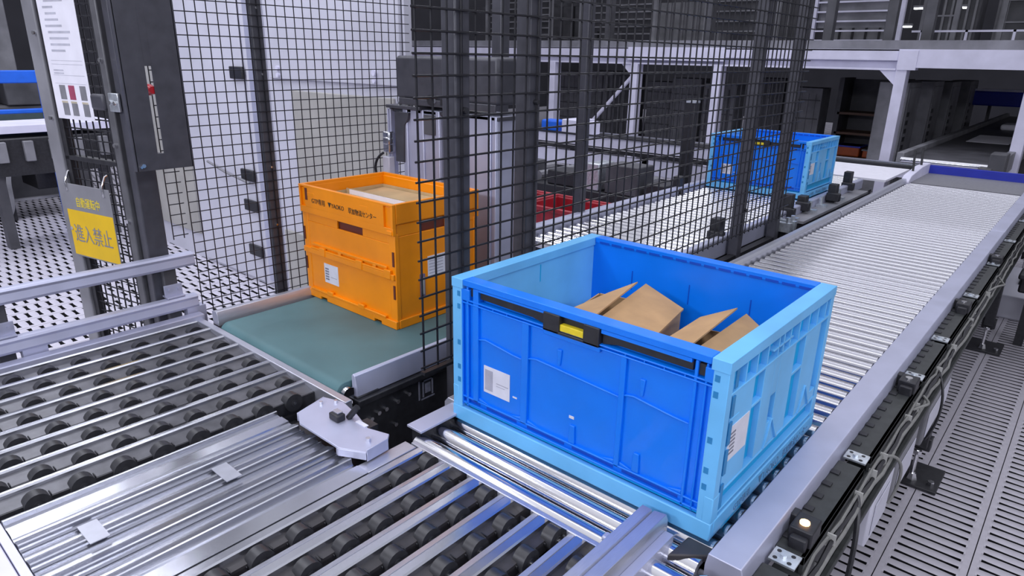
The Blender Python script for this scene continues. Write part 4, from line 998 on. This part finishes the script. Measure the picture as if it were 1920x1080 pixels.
for x0, wd, h_, lab in ((-1.80, .30, .14, 'orange box on the lowest shelf of the dark storage rack, left of two'), (-1.46, .28, .11, 'orange box on the lowest shelf of the dark storage rack, right of two')):
    o = B(x0, x0 + wd, 9.05, 9.4, -.40, -.40 + h_).build('storage_box', mat('orange_box', (.45, .09, .02), .5, 0, .06, 8), None, bevel=.015); tag(o, lab, 'box', 'orange boxes on the storage rack')
    B(x0 - .01, x0 + wd + .01, 9.04, 9.41, -.40 + h_ - .02, -.40 + h_).build('box_lid', ROYAL if wd > .29 else GREYS, o)

# ---------------------------------------------------------------- right edge: drive motor, white box, floor guard
rd = thing('drive_unit', 'black drive unit hanging beside the silver roller conveyor above the white floor box', 'machine', (.95, 3.6, FLOOR))
q = MB().box(.84, 1.15, 3.25, 3.6, -.30, -.06); q.box(.84, 1.2, 3.0, 3.15, -.17, -.14); q.build('motor_housing', BLACK, rd, bevel=.01)
q = MB().cyl((.86, 3.2, -.02), (1.15, 3.2, -.02), .05, 14); q.build('motor', GREYD, rd)
q = MB().box(.86, 1.1, 3.5, 3.62, .0, .09); q.build('terminal_box', BLACK, rd, bevel=.008)
q = MB()
for y in (3.3, 3.45): q.cyl((.90, y, -.06), (.90, y, -.03), .016, 8)
q.each('housing_bolt', BOLT, rd)
for x in (.9, 1.12): B(x - .02, x + .02, 3.3, 3.36, FLOOR, -.3).build('leg', BLACK, rd)
wb = thing('floor_box', 'white floor box with a bolted foot under the black drive unit', 'box', (1.0, 4.1, FLOOR))
B(.70, 1.4, 3.75, 4.5, FLOOR, FLOOR + .14).build('box_body', WHITEP, wb, bevel=.006)
B(.80, .92, 4.05, 4.2, FLOOR + .14, FLOOR + .155).build('bolted_foot', BLACK, wb); MB().cyl((.86, 4.12, FLOOR + .155), (.86, 4.12, FLOOR + .22), .02, 8).build('foot_bolt', BOLT, wb)
mg = thing('mesh_guard', 'low black wire guard standing on the floor in front of the white floor box', 'guard', (1.1, 3.55, FLOOR))
q = MB()
for k in range(8): q.cyl((.92 + .07 * k, 3.6, FLOOR), (.92 + .07 * k, 3.6, FLOOR + .22), .0035, 5)
for k in range(4): q.cyl((.9, 3.6, FLOOR + .02 + .065 * k), (1.45, 3.6, FLOOR + .02 + .065 * k), .0035, 5)
for k in range(6): q.cyl((.92 + .1 * k, 3.45, FLOOR + .006), (.92 + .1 * k, 3.7, FLOOR + .006), .0035, 5)
for k in range(3): q.cyl((.9, 3.45 + .08 * k, FLOOR + .006), (1.45, 3.45 + .08 * k, FLOOR + .006), .0035, 5)
q.build('wire_panel', WIRE, mg)
o = MB().box(1.0, 1.12, 2.85, 3.0, FLOOR, FLOOR + .025).build('floor_anchor', BLACK, None, bevel=.004); tag(o, 'small black anchor plate on the slotted floor near the low wire guard', 'plate')

# ---------------------------------------------------------------- far left: conveyor line with blue guard frame
lc = thing('conveyor_line', 'dark conveyor line with green frame and white rollers at the far left', 'conveyor', (-6.3, .6, FLOOR))
B(-6.5, -5.9, -3.2, 1.05, -.08, .12).build('belt_frame', GREENBD, lc, bevel=.01)
q = MB(); y = -3.1
while y < 1.0: q.cyl((-6.3, y, .155), (-5.92, y + .03, .155), .022, 8); y += .075
q.each('white_roller', WHITES, lc)
B(-5.92, -5.88, -3.2, 1.05, .12, .165).build('side_rail', ALUW, lc); B(-6.5, -6.3, -3.2, 1.05, .12, .26).build('back_guard', GREENBD, lc)
q = MB()
for y in (-2.6, -1.5, -.4, .7): q.box(-6.4, -5.95, y, y + .3, -.36, -.09); q.box(-6.0, -5.9, y - .3, y - .2, FLOOR, -.08)
q.each('drive_housing', BLACK, lc, bevel=.01)
B(-5.98, -5.93, -3.2, 1.05, -.44, -.42).build('cable_tray', GREYS, lc)
q = MB()
for y in (.45, .75): q.box(-5.93, -5.9, y, y + .18, -.21, -.17)
q.each('white_connector', WHITES, lc)
MB().tube(bez([(-5.9, .5, -.2), (-5.86, .45, -.35), (-5.86, .52, -.5), (-5.9, .4, -.58)]), .02, 6).build('cable', GREYS, lc)
MB().tube(bez([(-5.9, .88, -.15), (-5.86, .86, -.25), (-5.86, .88, -.35), (-5.9, .87, -.42)]), .015, 6).build('cable', RED, lc)
bf = thing('guard_barrier', 'bright blue guard frame around the machines at the far left edge', 'guard', (-6.0, .3, FLOOR))
q = MB(); q.box(-5.84, -5.78, -3.0, .92, .54, .64); q.box(-5.84, -5.78, -3.0, .92, .30, .335); q.each('frame_bar', BLUEF, bf, bevel=.008)
for y in (.82, -1.2, -2.9): B(-5.84, -5.78, y, y + .10, FLOOR, .64).build('frame_post', BLUEF, bf, bevel=.008)
mk = thing('sorting_machine', 'row of dark machines with pale boxes behind the bright blue frame', 'machine', (-7.2, .3, FLOOR))
B(-7.8, -6.8, -3.4, 1.4, FLOOR, .3).build('machine_body', GREYD, mk, bevel=.02)
rn = random.Random(9)
for k in range(9):
    y = -3.2 + .5 * k; B(-7.2, -6.78, y, y + rn.uniform(.22, .4), .3, rn.uniform(.5, .95)).build('machine_box', rn.choice([GREYS, GREYD, WHITES, GREYD]), mk, bevel=.01)
sm = thing('tall_machine', 'tall grey and white machine panels at the top left corner', 'machine', (-7.9, .2, FLOOR))
for y0, y1, z0, z1, mm in ((-3.0, -.9, .3, 2.2, GREYD), (-.85, .35, 1.0, 1.35, WHITEP), (.42, .66, .75, 2.2, WHITEP), (.70, 1.2, .3, 2.2, GREYS), (-.85, .35, .3, 1.0, GREYD), (-.85, .35, 1.36, 2.2, GREYS)): B(-8.2, -7.85, y0, y1, z0, z1).build('machine_panel', mm, sm, bevel=.01)
B(-8.25, -7.9, -3.0, 1.2, FLOOR, .3).build('machine_base', BLACK, sm)
# equipment seen through the gate
ge = thing('conveyor_section', 'dark conveyor frame seen through the gate mesh', 'conveyor', (-4.6, .35, FLOOR))
B(-5.2, -4.7, .15, 1.0, -.04, .22).build('frame_box', BLACK, ge, bevel=.01); B(-5.2, -4.72, .12, 1.0, .25, .30).build('pale_rail', WHITES, ge)
q = MB()
for k in range(5): q.box(-4.70, -4.66, .2 + .16 * k, .26 + .16 * k, .06, .2)
q.each('drive_box', GREYS, ge, bevel=.005)
for y in (.2, .9): B(-5.0, -4.9, y, y + .06, FLOOR, -.04).build('leg', GREYD, ge)
